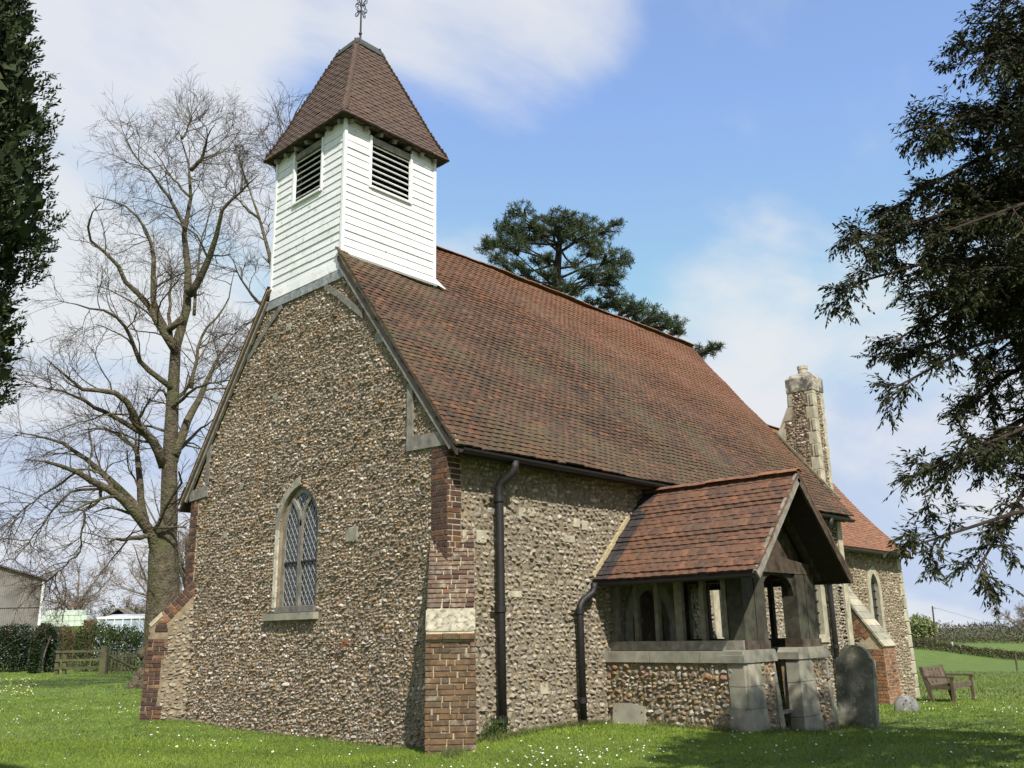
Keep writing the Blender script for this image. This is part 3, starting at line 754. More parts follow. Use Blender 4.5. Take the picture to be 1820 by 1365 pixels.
downpipe([(11.72, -.36, 3.86), (11.72, -.33, 3.7), (11.76, -.13, 3.5), (11.76, -.13, 2.0), (11.76, -.13, -.3)], .06, [(11.76, -.13, 2.4), (11.76, -.13, 1.0)])

# ---- belfry
bel = part('belfry', church)
ZT = 10.50
bw = 2 * (HC - BY0)
SL0 = (.575, 1.50, 9.33); WL0 = (3.355, 4.225, 9.30)     # louvre openings: from, to, bottom
MB().box((BX1 / 2 + .05, HC, 8.0), (BX1 - .14, bw - .04, 1.9)).build('frame_core', DARK, bel)
MB().box((BX1 / 2 + .25, HC + .2, 9.6), (BX1 - .5, bw - .5, 1.6)).build('dark_interior', DARK, bel)
def board(mat, o, u, n, a, b, z0, **k):
    if b - a > 1.2 and rng.random() < .45:
        m_ = a + (b - a) * rng.uniform(.25, .75); board1(mat, o, u, n, a, m_ - .0015, z0, **k); board1(mat, o, u, n, m_ + .0015, b, z0, **k)
    else: board1(mat, o, u, n, a, b, z0, **k)
def board1(mat, o, u, n, a, b, z0, ht=.17, t0=.026, t1=.008):
    o = np.asarray(o, float); u = np.asarray(u, float); n = np.asarray(n, float); dz = rng.normal(0, .003, 2); pr = abs(rng.normal(0, .003))
    V = []
    for x_, d in ((a, dz[0]), (b, dz[1])):
        for (q, z) in ((t0 + pr, 0), (t1 + pr, ht), (-.02, ht), (-.02, 0)):
            V.append(o + u * x_ + n * q + Z_ * (z0 + z + d))
    MB().add(V, np.array([(0, 4, 5, 1), (1, 5, 6, 2), (2, 6, 7, 3), (3, 7, 4, 0), (0, 1, 2, 3), (4, 7, 6, 5)])).build('weatherboard', mat, bel)
EX = .1475
z = 7.52; i = 0
while z < ZT - .05:        # west face
    if z + EX > WL0[2] + .05:
        board(BOARD_W, (0, 0, 0), Y_, -X_, BY0, WL0[0] - .045, z); board(BOARD_W, (0, 0, 0), Y_, -X_, WL0[1] + .045, BY1, z)
    else: board(BOARD_W, (-.02 if z < 7.6 else 0, 0, 0), Y_, -X_, BY0 if z > 7.75 else BY0 - (.02 if z > 7.6 else .10), BY1, z)
    z += EX
z = 7.70
while z < ZT - .05:        # south face
    if z + EX > SL0[2] + .05:
        board(BOARD_W, (0, BY0, 0), X_, -Y_, 0, SL0[0] - .045, z); board(BOARD_W, (0, BY0, 0), X_, -Y_, SL0[1] + .045, BX1, z)
    else: board(BOARD_W, (0, BY0, 0), X_, -Y_, 0, BX1, z)
    z += EX
for z in np.arange(7.6, ZT - .05, EX):   # north and east faces
    board(BOARD_W, (0, BY1, 0), X_, Y_, 0, BX1, z); board(BOARD_W, (BX1, 0, 0), Y_, X_, BY0, BY1, z)
for (x, y) in ((-.012, BY0 - .012), (-.012, BY1 + .012), (BX1 + .012, BY0 - .012)):
    MB().box((x, y, 9.13), (.06, .06, 2.75)).build('corner_board', WHITE, bel)
MB().box((.002, BY0 + .002, 9.13), (.05, .05, 2.7)).build('corner_post', WHITE, bel)
def louvre(o, u, n, a, b, z0, z1):
    o = np.asarray(o, float)
    for x_ in (a - .0225, b + .0225): MB().box(o + u * x_ + n * .018 + Z_ * ((z0 + z1) / 2 - .02), np.abs(u) * .045 + np.abs(n) * .06 + Z_ * (z1 - z0 + .04)).build('louvre_jamb', WHITE, bel)
    MB().box(o + u * ((a + b) / 2) + n * .02 + Z_ * (z0 - .02), np.abs(u) * (b - a) + np.abs(n) * .09 + Z_ * .04).build('louvre_sill', WHITE, bel)
    MB().box(o + u * ((a + b) / 2) + n * .005 + Z_ * (z1 - .06), np.abs(u) * (b - a) + np.abs(n) * .05 + Z_ * .12).build('louvre_head', OAK, bel)
    k = 8
    for i in range(k):
        zc_ = z0 + .05 + (z1 - z0 - .16) * i / (k - 1)
        R = np.column_stack([u, unit(n * .76 - Z_ * .65), np.cross(u, unit(n * .76 - Z_ * .65))])
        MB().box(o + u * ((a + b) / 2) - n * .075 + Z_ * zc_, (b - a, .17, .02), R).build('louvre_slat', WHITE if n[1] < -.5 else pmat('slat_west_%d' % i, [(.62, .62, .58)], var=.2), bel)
louvre((0, BY0, 0), X_, -Y_, SL0[0], SL0[1], SL0[2], 10.34)
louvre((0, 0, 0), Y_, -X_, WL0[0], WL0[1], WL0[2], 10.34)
# white skirt where the south face meets the roof, with the kicked-out flashing at its east end
ysk = BY0 - .10; zsk = ZE + SLS * (ysk + OVS)
MB().add([(.10, BY0 - .012, 7.90), (BX1 + .02, BY0 - .012, 7.90), (BX1 + .02, ysk - .02, zsk + .055), (.10, ysk - .02, zsk + .055),
          (.10, BY0, 7.86), (BX1 + .02, BY0, 7.86), (BX1 + .02, ysk, zsk + .02), (.10, ysk, zsk + .02)],
         np.array([(3, 2, 1, 0), (4, 5, 6, 7), (0, 1, 5, 4), (3, 7, 6, 2), (0, 4, 7, 3), (1, 2, 6, 5)])).build('skirt_board', WHITE, bel)
MB().add([(BX1 + .02, BY0 - .03, 7.93), (BX1 + .02, BY0 - .12, 7.80), (BX1 + .23, BY0 - .13, 7.76), (BX1 + .03, BY0 + .25, 8.28), (BX1 + .12, BY0 + .02, 7.97)],
         np.array([(0, 1, 2), (0, 2, 4), (0, 4, 3)])).build('flashing', WHITE, bel)
# ---- spire
sp = part('spire_roof', church)
ZS, OH, ZA = 10.46, .175, 13.68
cxs = BX1 / 2; hx0 = BX1 / 2 + OH; hy0 = bw / 2 + OH
def spire_half(z):
    t = (z - ZS) / (ZA - ZS)
    k = (1 - t) + .030 * max(0, 1 - t / .16) ** 2     # slight kick at the eaves
    return hx0 * k, hy0 * k
zs_ = list(np.linspace(ZS, ZS + .44, 5)) + [12.88]
V = []; F = []
for z in zs_:
    a, b = spire_half(z); V += [(cxs - a + .02, HC - b + .02, z), (cxs + a - .02, HC - b + .02, z), (cxs + a - .02, HC + b - .02, z), (cxs - a + .02, HC + b - .02, z)]
for i in range(len(zs_) - 1):
    for j in range(4): F.append((i * 4 + j, i * 4 + (j + 1) % 4, i * 4 + 4 + (j + 1) % 4, i * 4 + 4 + j))
F.append((3, 2, 1, 0)); F.append(tuple(range(len(V) - 4, len(V))))
MB().add(V, np.array(F)).build('boarding', DECK, sp)
zz = ZS - .02; rowi = 0; rS = []; rW = []; rE = []; rN_ = []
while zz < 12.84:
    a, b = spire_half(zz); a2, b2 = spire_half(zz + .1)
    sy = unit((0, b - b2, .1)); ny_ = unit((0, -.1, b - b2)); sx = unit((a - a2, 0, .1)); nx_ = unit((-.1, 0, a - a2))
    rS.append(((cxs, HC - b, zz), -a, a, sy, ny_, rowi % 2)); pass; rN_.append(((cxs, HC + b, zz), -a, a, sy * [1, -1, 1], ny_ * [1, -1, 1], rowi % 2))
    rW.append(((cxs - a, HC, zz), -b, b, sx, nx_, rowi % 2)); rE.append(((cxs + a, HC, zz), -b, b, sx * [-1, 1, 1], nx_ * [-1, 1, 1], rowi % 2))
    zz += .098 * sy[2]; rowi += 1
tile_rows(rS, sp, TILE_S); tile_rows(rN_[::1], sp, TILE_S, u=(1, 0, 0)); tile_rows(rW, sp, TILE_S, u=(0, 1, 0)); tile_rows(rE, sp, TILE_S, u=(0, 1, 0))
for sx_, sy_ in ((-1, -1), (1, -1), (-1, 1)):      # bonnet line of the hips
    P = []
    for z in np.linspace(ZS + .02, 12.84, 14):
        a, b = spire_half(z); P.append((cxs + sx_ * (a - .0), HC + sy_ * (b - .0), z + .012))
    MB().tube(P, .013, 6).build('hip', TILE_S, sp, smooth=True)
cap_r = [(12.80, .035), (12.90, .040), (13.01, .015)]
V = []; F = []
for z, ex in cap_r:
    a, b = spire_half(z); V += [(cxs - a - ex, HC - b - ex, z), (cxs + a + ex, HC - b - ex, z), (cxs + a + ex, HC + b + ex, z), (cxs - a - ex, HC + b + ex, z)]
V += [(cxs - .13, HC - .13, 13.13), (cxs + .13, HC - .13, 13.13), (cxs + .13, HC + .13, 13.13), (cxs - .13, HC + .13, 13.13)]
for i in range(3):
    for j in range(4): F.append((i * 4 + j, i * 4 + (j + 1) % 4, i * 4 + 4 + (j + 1) % 4, i * 4 + 4 + j))
F += [(3, 2, 1, 0), (12, 13, 14, 15)]
MB().add(V, np.array(F)).build('lead_cap', CAPLEAD, sp)
MB().add([(cxs - .12, HC - .12, 13.132), (cxs + .12, HC - .12, 13.132), (cxs + .12, HC + .12, 13.132), (cxs - .12, HC + .12, 13.132), (cxs, HC, 13.27)],
         [np.array([(0, 1, 4), (1, 2, 4), (2, 3, 4), (3, 0, 4)])]).build('cap_tip', LEAD, sp)
# rafter feet under the spire eaves
for k in range(7):
    t = -.95 + 1.9 * k / 6
    for (o_, u_, n_, hl) in (((cxs, BY0, 0), X_, -Y_, BX1 / 2), ((0, HC, 0), Y_, -X_, bw / 2)):
        c = np.array(o_) + u_ * (t * hl * 1.0) + Z_ * 10.40
        MB().bar(c - n_ * .05 + Z_ * .05, c + n_ * .13 - Z_ * .02, .06, .07).build('rafter_foot', OAK, sp)
MB().box((cxs, HC, 10.455), (BX1 + .28, bw + .28, .012)).build('soffit', OAK_D, sp)
# ---- wrought iron finial
fin = part('finial_cross', church)
MB().tube([(cxs, HC, 13.2), (cxs, HC, 13.36), (cxs, HC, 14.9)], [.022, .02, .014], 8).build('rod', BLACKM, fin)
MB().tube([(cxs - .035, HC, 13.36), (cxs, HC, 13.37), (cxs + .02, HC, 13.36)], [.02, .045, .03], 8).build('knop', BLACKM, fin)
def scroll(base, dirv, zsg, r=.055, drop=.14):
    d = np.asarray(dirv, float); P = []
    for t in np.linspace(0, 1, 6): P.append(base + d * (.015 + .085 * t ** 1.6) - Z_ * zsg * drop * (t - 1) * 1.0)
    c = P[-1] + Z_ * zsg * -0 + d * .0
    cen = c + d * .0 + Z_ * zsg * r
    for t in np.linspace(0, 1, 16):
        ang = -PI / 2 + t * 2 * PI * 1.15; rr = r * (1 - .62 * t)
        P.append(cen + d * rr * math.cos(ang) + Z_ * zsg * rr * math.sin(ang))
    return np.array(P)
for (zb, zsg) in ((13.98 - .16, 1), (14.15, -1), (14.50, 1), (14.45, -1)):
    for ang in (0, PI / 2, PI, 1.5 * PI):
        dv = np.array([math.cos(ang + .3), math.sin(ang + .3), 0])
        MB().tube(scroll(np.array([cxs, HC, zb]), dv, zsg), .0085, 5).build('scroll', BLACKM, fin)

# ---- chancel
CY, CE = .55, 18.08
cw = part('chancel_wall', church)
cwin = arch(15.98, .62, 1.25, 2.40, 2.86)
MB().prism([(13.1, -1.2), (CE + .16, -1.2), (CE - .04, 3.36), (13.1, 3.36)], (0, CY, 0), X_, Z_, -Y_, .5, holes=[cwin]).build('south_wall_core', MORTAR, cw)
MB().prism([(CY + .01, -1.2), (6.95, -1.2), (6.95, 3.36), (HC, 7.3), (CY + .01, 3.36)], (CE, 0, 0), Y_, Z_, X_, .4).build('east_wall_core', MORTAR, cw)
cmask = out_of((15.5, 16.45, 1.1, 2.95))
flint_wall(cw, pmat('flint_chancel', [(0.160, 0.129, 0.088), (0.320, 0.266, 0.184), (0.224, 0.175, 0.109), (0.440, 0.380, 0.279), (0.192, 0.160, 0.122), (0.272, 0.205, 0.122), (0.504, 0.441, 0.326)], rough=.6, var=.3, scale=30, bump=.4),
           (0, CY, 0), X_, Z_, -Y_, (13.1, CE + .1, -.9, 3.34), lambda x, y: cmask(x, y) & (x < CE - .10 - .044 * (y - 1)) & (x > 13.12), w=.10, h=.07)
for i in range(12):        # quoins up the south-east corner, battered
    z0 = -.75 + i * .35; xr = CE + .09 - .044 * (z0 + .17)
    ln = .30 if i % 2 else .20
    link('quoin_stone', BRICK_ME[STONE.name], None, cw, matrix=mat4((xr - ln / 2 + .03, CY + .12, z0), unit((1, 0, 0)), unit((-.044, 0, 1)), np.array([0, -1., 0]), (ln, .335, .31)))
wc = part('chancel_window', church)
co_ = arch(15.98, .86, 1.15, 2.38, 3.0); ci_ = arch(15.98, .50, 1.30, 2.38, 2.80)
MB().prism(co_, (0, CY - .03, 0), X_, Z_, -Y_, .22, holes=[ci_]).build('stone_surround', STONE, wc)
MB().prism(ci_, (0, CY + .08, 0), X_, Z_, -Y_, .01).build('pane', GLASS, wc)
for z in np.arange(1.5, 2.7, .21): MB().box((15.98, CY + .06, z), (.5, .02, .018)).build('glazing_bar', BLACKM, wc)
croof = part('chancel_roof', church)
CZE, CZR, CYE = 3.40, 7.56, .28
csl = (CZR - CZE) / (HC - CYE)
def cz_at(t): return CZE + (CZR - CZE) * (t - .10 * math.sin(PI * min(1, t * 1.0)) * (1 - t) * .9)
ts = np.linspace(0, 1, 9); V = []; F = []
for t in ts:
    for x_ in (13.12, CE + .13):
        for dz in (0, -.1): V.append((x_, CYE + (HC - CYE) * t + .01, cz_at(t) - .02 + dz))
for i in range(8):
    a = i * 4; b = a + 4
    F += [(a, a + 2, b + 2, b), (a + 1, b + 1, b + 3, a + 3), (a + 2, a + 3, b + 3, b + 2), (a, b, b + 1, a + 1)]
F.append((0, 1, 3, 2))
MB().add(V, np.array(F)).build('boarding', DECK, croof)
MB().add([(13.12, HC, CZR - .03), (CE + .13, HC, CZR - .03), (CE + .13, 2 * HC - CYE, CZE - .02), (13.12, 2 * HC - CYE, CZE - .02)], np.array([(0, 1, 2, 3)])).build('north_slope', TILE_C, croof)
rows = []; t = 0; i = 0
Lc = math.hypot(HC - CYE, CZR - CZE)
while t < .985:
    p0 = np.array([0, CYE + (HC - CYE) * t, cz_at(t) - .03]); t2 = t + .1 / Lc; p1 = np.array([0, CYE + (HC - CYE) * t2, cz_at(t2) - .03])
    s = unit(p1 - p0); n = unit(np.cross(X_, s)); rows.append((p0 + n * .01, 13.13, CE + .15 + rng.normal(0, .004), s, n, i % 2)); t = t2; i += 1
tile_rows(rows, croof, TILE_C)
x = 13.2
while x < CE + .1:
    link('ridge_tile', RT, None, croof, matrix=mat4((x, HC, CZR - .06), X_, Y_, Z_)); x += .33
half_pipe((13.2, CYE - .05, 3.31), (CE + .1, CYE - .05, 3.29), .055, 'gutter', church)
# chancel buttress
bC = part('buttress', church); bC['label'] = 'orange brick buttress with sloping tiled back beside the chancel window'
bx0, bx1 = 13.28, 13.92
profC = [(CY + .02, -.8), (-.62, -.8), (-.60, .93), (-.52, 1.02), (CY + .02, 2.52)]
MB().prism([(y, z) for y, z in profC], (bx0, 0, 0), Y_, Z_, -X_, bx1 - bx0).build('core', MORTAR_B, bC)
brick_face(bC, [BRICK_O] * 4 + [BRICK_R], (bx0, -.61, -.55), X_, unit((0, .01, 1)), -Y_, .64, 1.48, course=.078)
brick_face(bC, [BRICK_O] * 4 + [BRICK_R], (bx0 - .002, -.16, -.50), -Y_, Z_, -X_, .44, 1.42, course=.078, inset=lambda v: (-.14 + .05 * math.sin(v * 9), .44))
fmC = inpoly([(-.10, -.6), (.5, -.6), (.5, 1.15), (-.05, 1.15)])
flint_wall(bC, FLINT_P, (bx0 - .003, 0, 0), Y_, Z_, -X_, (-.3, .55, -.6, 1.2), fmC, w=.11, h=.07)
slc = unit((0, CY + .52, 1.5)); nc_ = unit((0, -1.5, CY + .52))
for i in range(14):        # tumbled-in brickwork: courses square to the slope
    base_ = np.array([bx0 - .002, -.46, 1.03]) + slc * (i * .118 + .06)
    for j in range(1):
        c = base_ - nc_ * (.085 + j * .165)
        y, z = c[1], c[2]
        if z < 1.18 or y > CY - .04: continue
        brick(bC, BRICK_O if rng.random() < .8 else BRICK_R, c + np.array([-.012, 0, 0]), nc_, slc, -X_, .15, .104)
ysl = lambda z: -.52 + (z - 1.02) * (CY + .52) / 1.5
brick_face(bC, [BRICK_O] * 4 + [BRICK_R], (bx0 - .001, CY, 1.17), -Y_, Z_, -X_, 1.1, 1.1, course=.078, inset=lambda v: (0, max(0, CY - ysl(1.17 + v) - .24)))
for i in range(10):        # sloping back laid with worn tiles and stone
    c = np.array([(bx0 + bx1) / 2, -.60, .96]) + slc * (.085 + i * .195) + nc_ * .02
    m_ = STONE_G if i % 3 else STONE
    link('coping_slab', BRICK_ME[m_.name], None, bC, matrix=mat4(c, X_, unit(slc - nc_ * .06), unit(nc_ + slc * .06), (.72, .215, .055)))
# ---- chimney at the end of the nave
chm = part('chimney', church)
c0, c1, cy0, cy1 = 13.10, 13.70, .37, 1.04
MB().prism([(cy0, 3.0), (1.40, 3.0), (1.38, 6.42), (1.08, 6.98), (cy1, 7.72), (cy0 + .0, 7.72)], (c0, 0, 0), Y_, Z_, -X_, c1 - c0).build('core', MORTAR, chm)
for i in range(14):
    z0 = 2.95 + .33 * i
    hh = .325
    wq = .17 + (.06 if i % 2 else 0)
    link('quoin_stone', BRICK_ME[STONE.name], None, chm, matrix=mat4((c0 + .03, cy0 + wq / 2 - .012, z0 + .16), Y_, Z_, -X_, (wq, hh, .09)))
    link('quoin_stone', BRICK_ME[STONE.name], None, chm, matrix=mat4((c0 + .09, cy0 + .03, z0 + .16), X_, Z_, -Y_, (.20 + (0 if i % 2 else .05), hh, .088)))
    link('quoin_stone', BRICK_ME[STONE.name], None, chm, matrix=mat4((c1 - .07, cy0 + .03, z0 + .16), X_, Z_, -Y_, (.16 + (0 if i % 2 else .05), hh, .086)))
for z0, h_, wq in ((6.98, .24, .16), (7.22, .18, .14)):
    link('quoin_stone', BRICK_ME[STONE.name], None, chm, matrix=mat4((c0 + .03, cy1 - wq / 2 + .01, z0 + h_ / 2), Y_, Z_, -X_, (wq, h_ - .006, .088)))
MB().prism([(1.02, 6.62), (1.20, 6.62), (1.385, 6.40), (1.09, 6.97), (.94, 6.97)][::1], (c0 - .013, 0, 0), Y_, Z_, -X_, .3).build('shoulder_stone', STONE, chm)
MB().prism([(1.20, 5.9), (1.40, 5.9), (1.40, 6.39), (1.20, 6.60)], (c0 - .011, 0, 0), Y_, Z_, -X_, .3).build('shoulder_stone', STONE, chm)
CAPS = pmat('sooty_stone', [(.40, .36, .28)], var=.35, scale=6, bump=.4, patch=[((.07, .065, .055), 4.5, .42, .6, .85)])
ch = MB()
k0 = [(c0 - .03, cy0 - .03), (c1 + .03, cy0 - .03), (c1 + .03, cy1 + .03), (c0 - .03, cy1 + .03)]
V = [(x, y, 7.34) for x, y in k0] + [(x, y, 7.70) for x, y in k0] + [(c0 + .08, cy0 + .08, 7.83), (c1 - .08, cy0 + .08, 7.83), (c1 - .08, cy1 - .08, 7.83), (c0 + .08, cy1 - .08, 7.83)]
F = [(3, 2, 1, 0), (8, 9, 10, 11)] + [(i, (i + 1) % 4, 4 + (i + 1) % 4, 4 + i) for i in range(4)] + [(4 + i, 4 + (i + 1) % 4, 8 + (i + 1) % 4, 8 + i) for i in range(4)]
ch.add(V, np.array(F)).build('cap', CAPS, chm)
MB().tube([(13.40, .70, 7.82), (13.40, .70, 7.98), (13.40, .70, 7.985), (13.40, .70, 8.07)], [.13, .12, .135, .135], 14).build('pot', STONE, chm, smooth=False)
flc = FLINT_SETS[-2][2] if False else FLINT
flint_wall(chm, FLINT, (c0 - .002, 0, 0), Y_, Z_, -X_, (.5, 1.3, 3.4, 7.34), lambda x, y: (x > .58) & ((x < .90) | ((y < 6.6) & (x < 1.2))), w=.10, h=.062)
flint_wall(chm, FLINT, (0, cy0 - .002, 0), X_, Z_, -Y_, (13.2, 13.7, 3.4, 7.34), lambda x, y: (x > 13.32) & (x < 13.55), w=.09, h=.062)
MB().bar((13.06, -.05, 4.45), (13.06, 1.46, 6.38), .10, .05, up=(0, -1, 1)).build('flashing', pmat('mossy_fillet', [(.17, .15, .10)], var=.4, scale=12, bump=.5), chm)

# ---- south door and nave south windows
dr = part('south_door', church)
MB().prism(arch(4.78, 1.5, -.2, 1.5, 2.4), (0, -.03, 0), X_, Z_, -Y_, .15, holes=[arch(4.78, 1.1, -.19, 1.5, 2.12)]).build('stone_arch', STONE_G, dr)
for i in range(6): MB().box((4.32 + .185 * i, .12, .95), (.18, .04, 2.5)).build('door_plank', OAK_D, dr)
for cxw, wd in ((7.45, 'nave_window'), (11.1, 'nave_window')):
    wn_ = part(wd, church)
    o1 = arch(cxw, 1.2, 1.1, 2.3, 3.0); i1 = arch(cxw - .22, .34, 1.27, 2.3, 2.6); i2 = arch(cxw + .22, .34, 1.27, 2.3, 2.6)
    MB().prism(o1, (0, -.04, 0), X_, Z_, -Y_, .2, holes=[i1, i2]).build('stone_surround', STONE, wn_)
    for q in (i1, i2): MB().prism(q, (0, .08, 0), X_, Z_, -Y_, .01).build('pane', GLASS, wn_)
    for z in (1.5, 1.75, 2.0, 2.25): MB().box((cxw, .05, z), (.8, .02, .02)).build('glazing_bar', BLACKM, wn_)
MB().box((12.84, -.02, 1.7), (.24, .06, 4.4)).build('corner_stones', STONE, nave)

# ---- porch
PX0, PX1, PYF = 3.48, 6.12, -2.47
PC = 4.80
pw = part('porch_wall', church)
OPL, OPR = 4.37, 5.16
MB().box((PX0 + .14, -1.22, .22), (.28, 2.42, 1.46)).build('west_side_core', MORTAR, pw)
MB().box((PX1 - .14, -1.22, .20), (.28, 2.42, 1.5)).build('east_side_core', MORTAR, pw)
VB = np.array([0, .085, 1.0]); NB = unit((0, -1, .085)); OB = np.array([0, PYF - .085 * .95, 0])     # battered front face
MB().prism([(3.42, -.6), (4.36, -.6), (4.36, .95), (3.56, .95)], OB, X_, VB, NB, .3).build('front_pier_core', MORTAR, pw)
MB().prism([(4.98, -.6), (6.12, -.6), (6.10, .95), (5.17, .95)], OB, X_, VB, NB, .3).build('front_pier_core', MORTAR, pw)
flint_wall(pw, FLINT_P, (PX0, 0, 0), -Y_, Z_, -X_, (.0, 2.46, -.25, .94), lambda x, y: (x > .03) & (x < 2.26 + .04 * np.sin(y * 9)), w=.10, h=.078, relief=(.012, .034))
flint_wall(pw, FLINT_P, OB, X_, VB, NB, (3.5, 6.3, -.3, .94), lambda x, y: ((x > 3.93) & (x < 4.33 - .13 * (.95 - y))) | ((x > 5.58) & (x < 6.08 - .12 * (.95 - y))), w=.10, h=.07, relief=(.010, .03))
def pier_stone(a0, b0, a1, b1, zlist):
    """dressed stones up a battered pier: a0..b0 at the top, a1..b1 at the foot"""
    f = lambda p, q, z: p + (q - p) * (.95 - z) / 1.1
    for za_, zb_ in zip(zlist[:-1], zlist[1:]):
        j = rng.normal(0, .010)
        MB().prism([(f(a0, a1, za_), za_ + .004), (f(b0, b1, za_) + j, za_ + .004), (f(b0, b1, zb_) + j, zb_ - .004), (f(a0, a1, zb_), zb_ - .004)], OB + NB * (.02 + abs(j) * .3), X_, VB, NB, .22).build('dressed_stone', STONE_G, pw)
ZL = [-.5, .02, .33, .63, .95]
pier_stone(3.55, 3.92, 3.39, 3.93, ZL); pier_stone(4.335, 4.37, 4.20, 4.39, ZL); pier_stone(5.14, 5.56, 4.94, 5.58, [-.5, .12, .62, .95]); pier_stone(6.08, 6.13, 5.96, 6.16, ZL)
for za_, zb_ in zip(ZL[:-1], ZL[1:]):       # returns of the corner stones on the west side
    MB().box((PX0 + .03, PYF + .10 + rng.uniform(0, .05), (za_ + zb_) / 2), (.11, .26, zb_ - za_ - .008)).build('dressed_stone', STONE_G, pw)
# coping of the dwarf wall
for (y0, y1) in ((0, -.88), (-.885, -1.78), (-1.785, -2.50)):
    MB().box((PX0 + .12, (y0 + y1) / 2, 1.035), (.35, abs(y1 - y0) - .006, .162)).build('coping_stone', STONE_G, pw)
MB().box((PX1 - .12, -1.24, 1.035), (.35, 2.46, .162)).build('coping_stone', STONE_G, pw)
for (x0, x1) in ((3.44, OPL + .03), (OPR - .03, 6.17)):
    MB().prism([(x0 - .02, .955), (x1 + .02, .955), (x1 + .02, 1.06), (x1 - .04, 1.13), (x0 + .04, 1.13), (x0 - .02, 1.06)], (0, PYF - .045, 0), X_, Z_, -Y_, .36).build('coping_stone', STONE_G, pw)
MB().box((4.77, -1.25, -.22), (1.6, 2.4, .2)).build('floor_slab', STONE_G, pw)
MB().box((4.78, PYF + .12, .20), (.84, .06, .05)).build('gate_rail', OAK, pw)
pf = part('porch_frame', church)
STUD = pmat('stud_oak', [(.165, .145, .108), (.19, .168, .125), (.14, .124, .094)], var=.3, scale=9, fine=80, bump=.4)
MB().box((3.71, -1.22, 1.195), (.20, 2.40, .14)).build('sill_beam', OAK, pf)
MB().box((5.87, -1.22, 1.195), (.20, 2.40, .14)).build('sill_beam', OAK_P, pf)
MB().box((3.74, -1.20, 2.30), (.20, 2.38, .17)).build('wall_plate', OAK_D, pf)
MB().box((5.86, -1.20, 2.30), (.20, 2.38, .17)).build('wall_plate', OAK_D, pf)
for sx_ in (3.71, 5.87):
    for y, wd in ((-.07, .13), (-.50, .07), (-.90, .07), (-1.31, .13), (-1.74, .075), (-2.12, .08)):
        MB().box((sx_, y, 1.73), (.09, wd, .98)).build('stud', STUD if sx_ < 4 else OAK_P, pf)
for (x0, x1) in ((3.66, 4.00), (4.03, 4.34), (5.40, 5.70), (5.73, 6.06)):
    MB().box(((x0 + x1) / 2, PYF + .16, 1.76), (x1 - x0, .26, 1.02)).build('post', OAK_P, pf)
    MB().box(((x0 + x1) / 2, PYF + .155, 1.19), (x1 - x0 + .012, .30, .128)).build('post_base', OAK_D, pf)
MB().prism([(3.62, 2.27), (5.92, 2.27), (5.92, 2.43), (4.82, 2.53), (3.62, 2.43)], (0, PYF + .02, 0), X_, Z_, -Y_, .2).build('tie_beam', OAK_D, pf)
for sg, xe in ((1, 4.34), (-1, 5.40)):
    P = [(xe, 1.92), (xe + sg * .06, 2.08), (xe + sg * .16, 2.18), (xe + sg * .34, 2.235), (xe + sg * .50, 2.25), (xe + sg * .50, 2.275), (xe, 2.275)]
    MB().prism(P if sg > 0 else P[::-1], (0, PYF + .08, 0), X_, Z_, -Y_, .1).build('arch_brace', OAK_P, pf)
psl_ = (3.83 - 2.255) / 1.60
for i in range(11):        # boards filling the gable
    x0 = 3.76 + i * .19; xm = x0 + .095
    zt = 3.78 - abs(xm - PC) * 1.0 - .28
    zf = lambda x_: 3.62 - abs(x_ - PC) * psl_
    if zf(xm) > 2.5: MB().prism([(xm - .0915, 2.42), (xm + .0915, 2.42), (xm + .0915, max(2.43, zf(xm + .0915))), (xm - .0915, max(2.43, zf(xm - .0915)))], (0, PYF + .16, 0), X_, Z_, -Y_, .025).build('gable_board', OAK_D, pf)
PZR, PZE, PEX = 3.83, 2.255, 1.60
PYV = -2.97
psl = (PZR - PZE) / PEX
for sg in (-1, 1):
    p0 = np.array([PC + sg * (PEX - .02), PYV + .03, PZE - .09]); p1 = np.array([PC, PYV + .03, PZR - .11])
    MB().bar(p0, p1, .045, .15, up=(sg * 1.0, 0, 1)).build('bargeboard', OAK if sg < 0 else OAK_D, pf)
    p0 = np.array([PC + sg * (PEX - .10), PYF + .05, PZE - .05]); p1 = np.array([PC, PYF + .05, PZR - .13])
    MB().bar(p0, p1, .10, .14, up=(sg * 1.0, 0, 1)).build('rafter', OAK_D, pf)
    for y in (-2.05, -1.5, -.9, -.3):
        MB().bar(p0 + [0, y - p0[1], -.02], p1 + [0, y - p1[1], -.02], .08, .1, up=(sg * 1.0, 0, 1)).build('rafter', OAK_D, pf)
half_pipe((PC - PEX - .02, PYV + .06, 2.17), (PC - PEX - .02, -.02, 2.17), .05, 'gutter', church)
half_pipe((PC + PEX + .02, PYV + .03, 2.17), (PC + PEX + .02, -.02, 2.17), .05, 'gutter', church)
pr = part('porch_roof', church)
for sg in (-1, 1):
    V = []
    for y in (PYV + .03, -.005):
        V += [(PC + sg * (PEX - .02), y, PZE - .03), (PC, y, PZR - .03), (PC, y, PZR - .09), (PC + sg * (PEX - .02), y, PZE - .09)]
    F = np.array([(0, 4, 5, 1), (2, 6, 7, 3), (0, 1, 2, 3), (4, 7, 6, 5), (0, 3, 7, 4)])
    MB().add(V, F if sg < 0 else F[:, ::-1]).build('boarding', DECK, pr)
Lp = math.hypot(PEX, PZR - PZE)
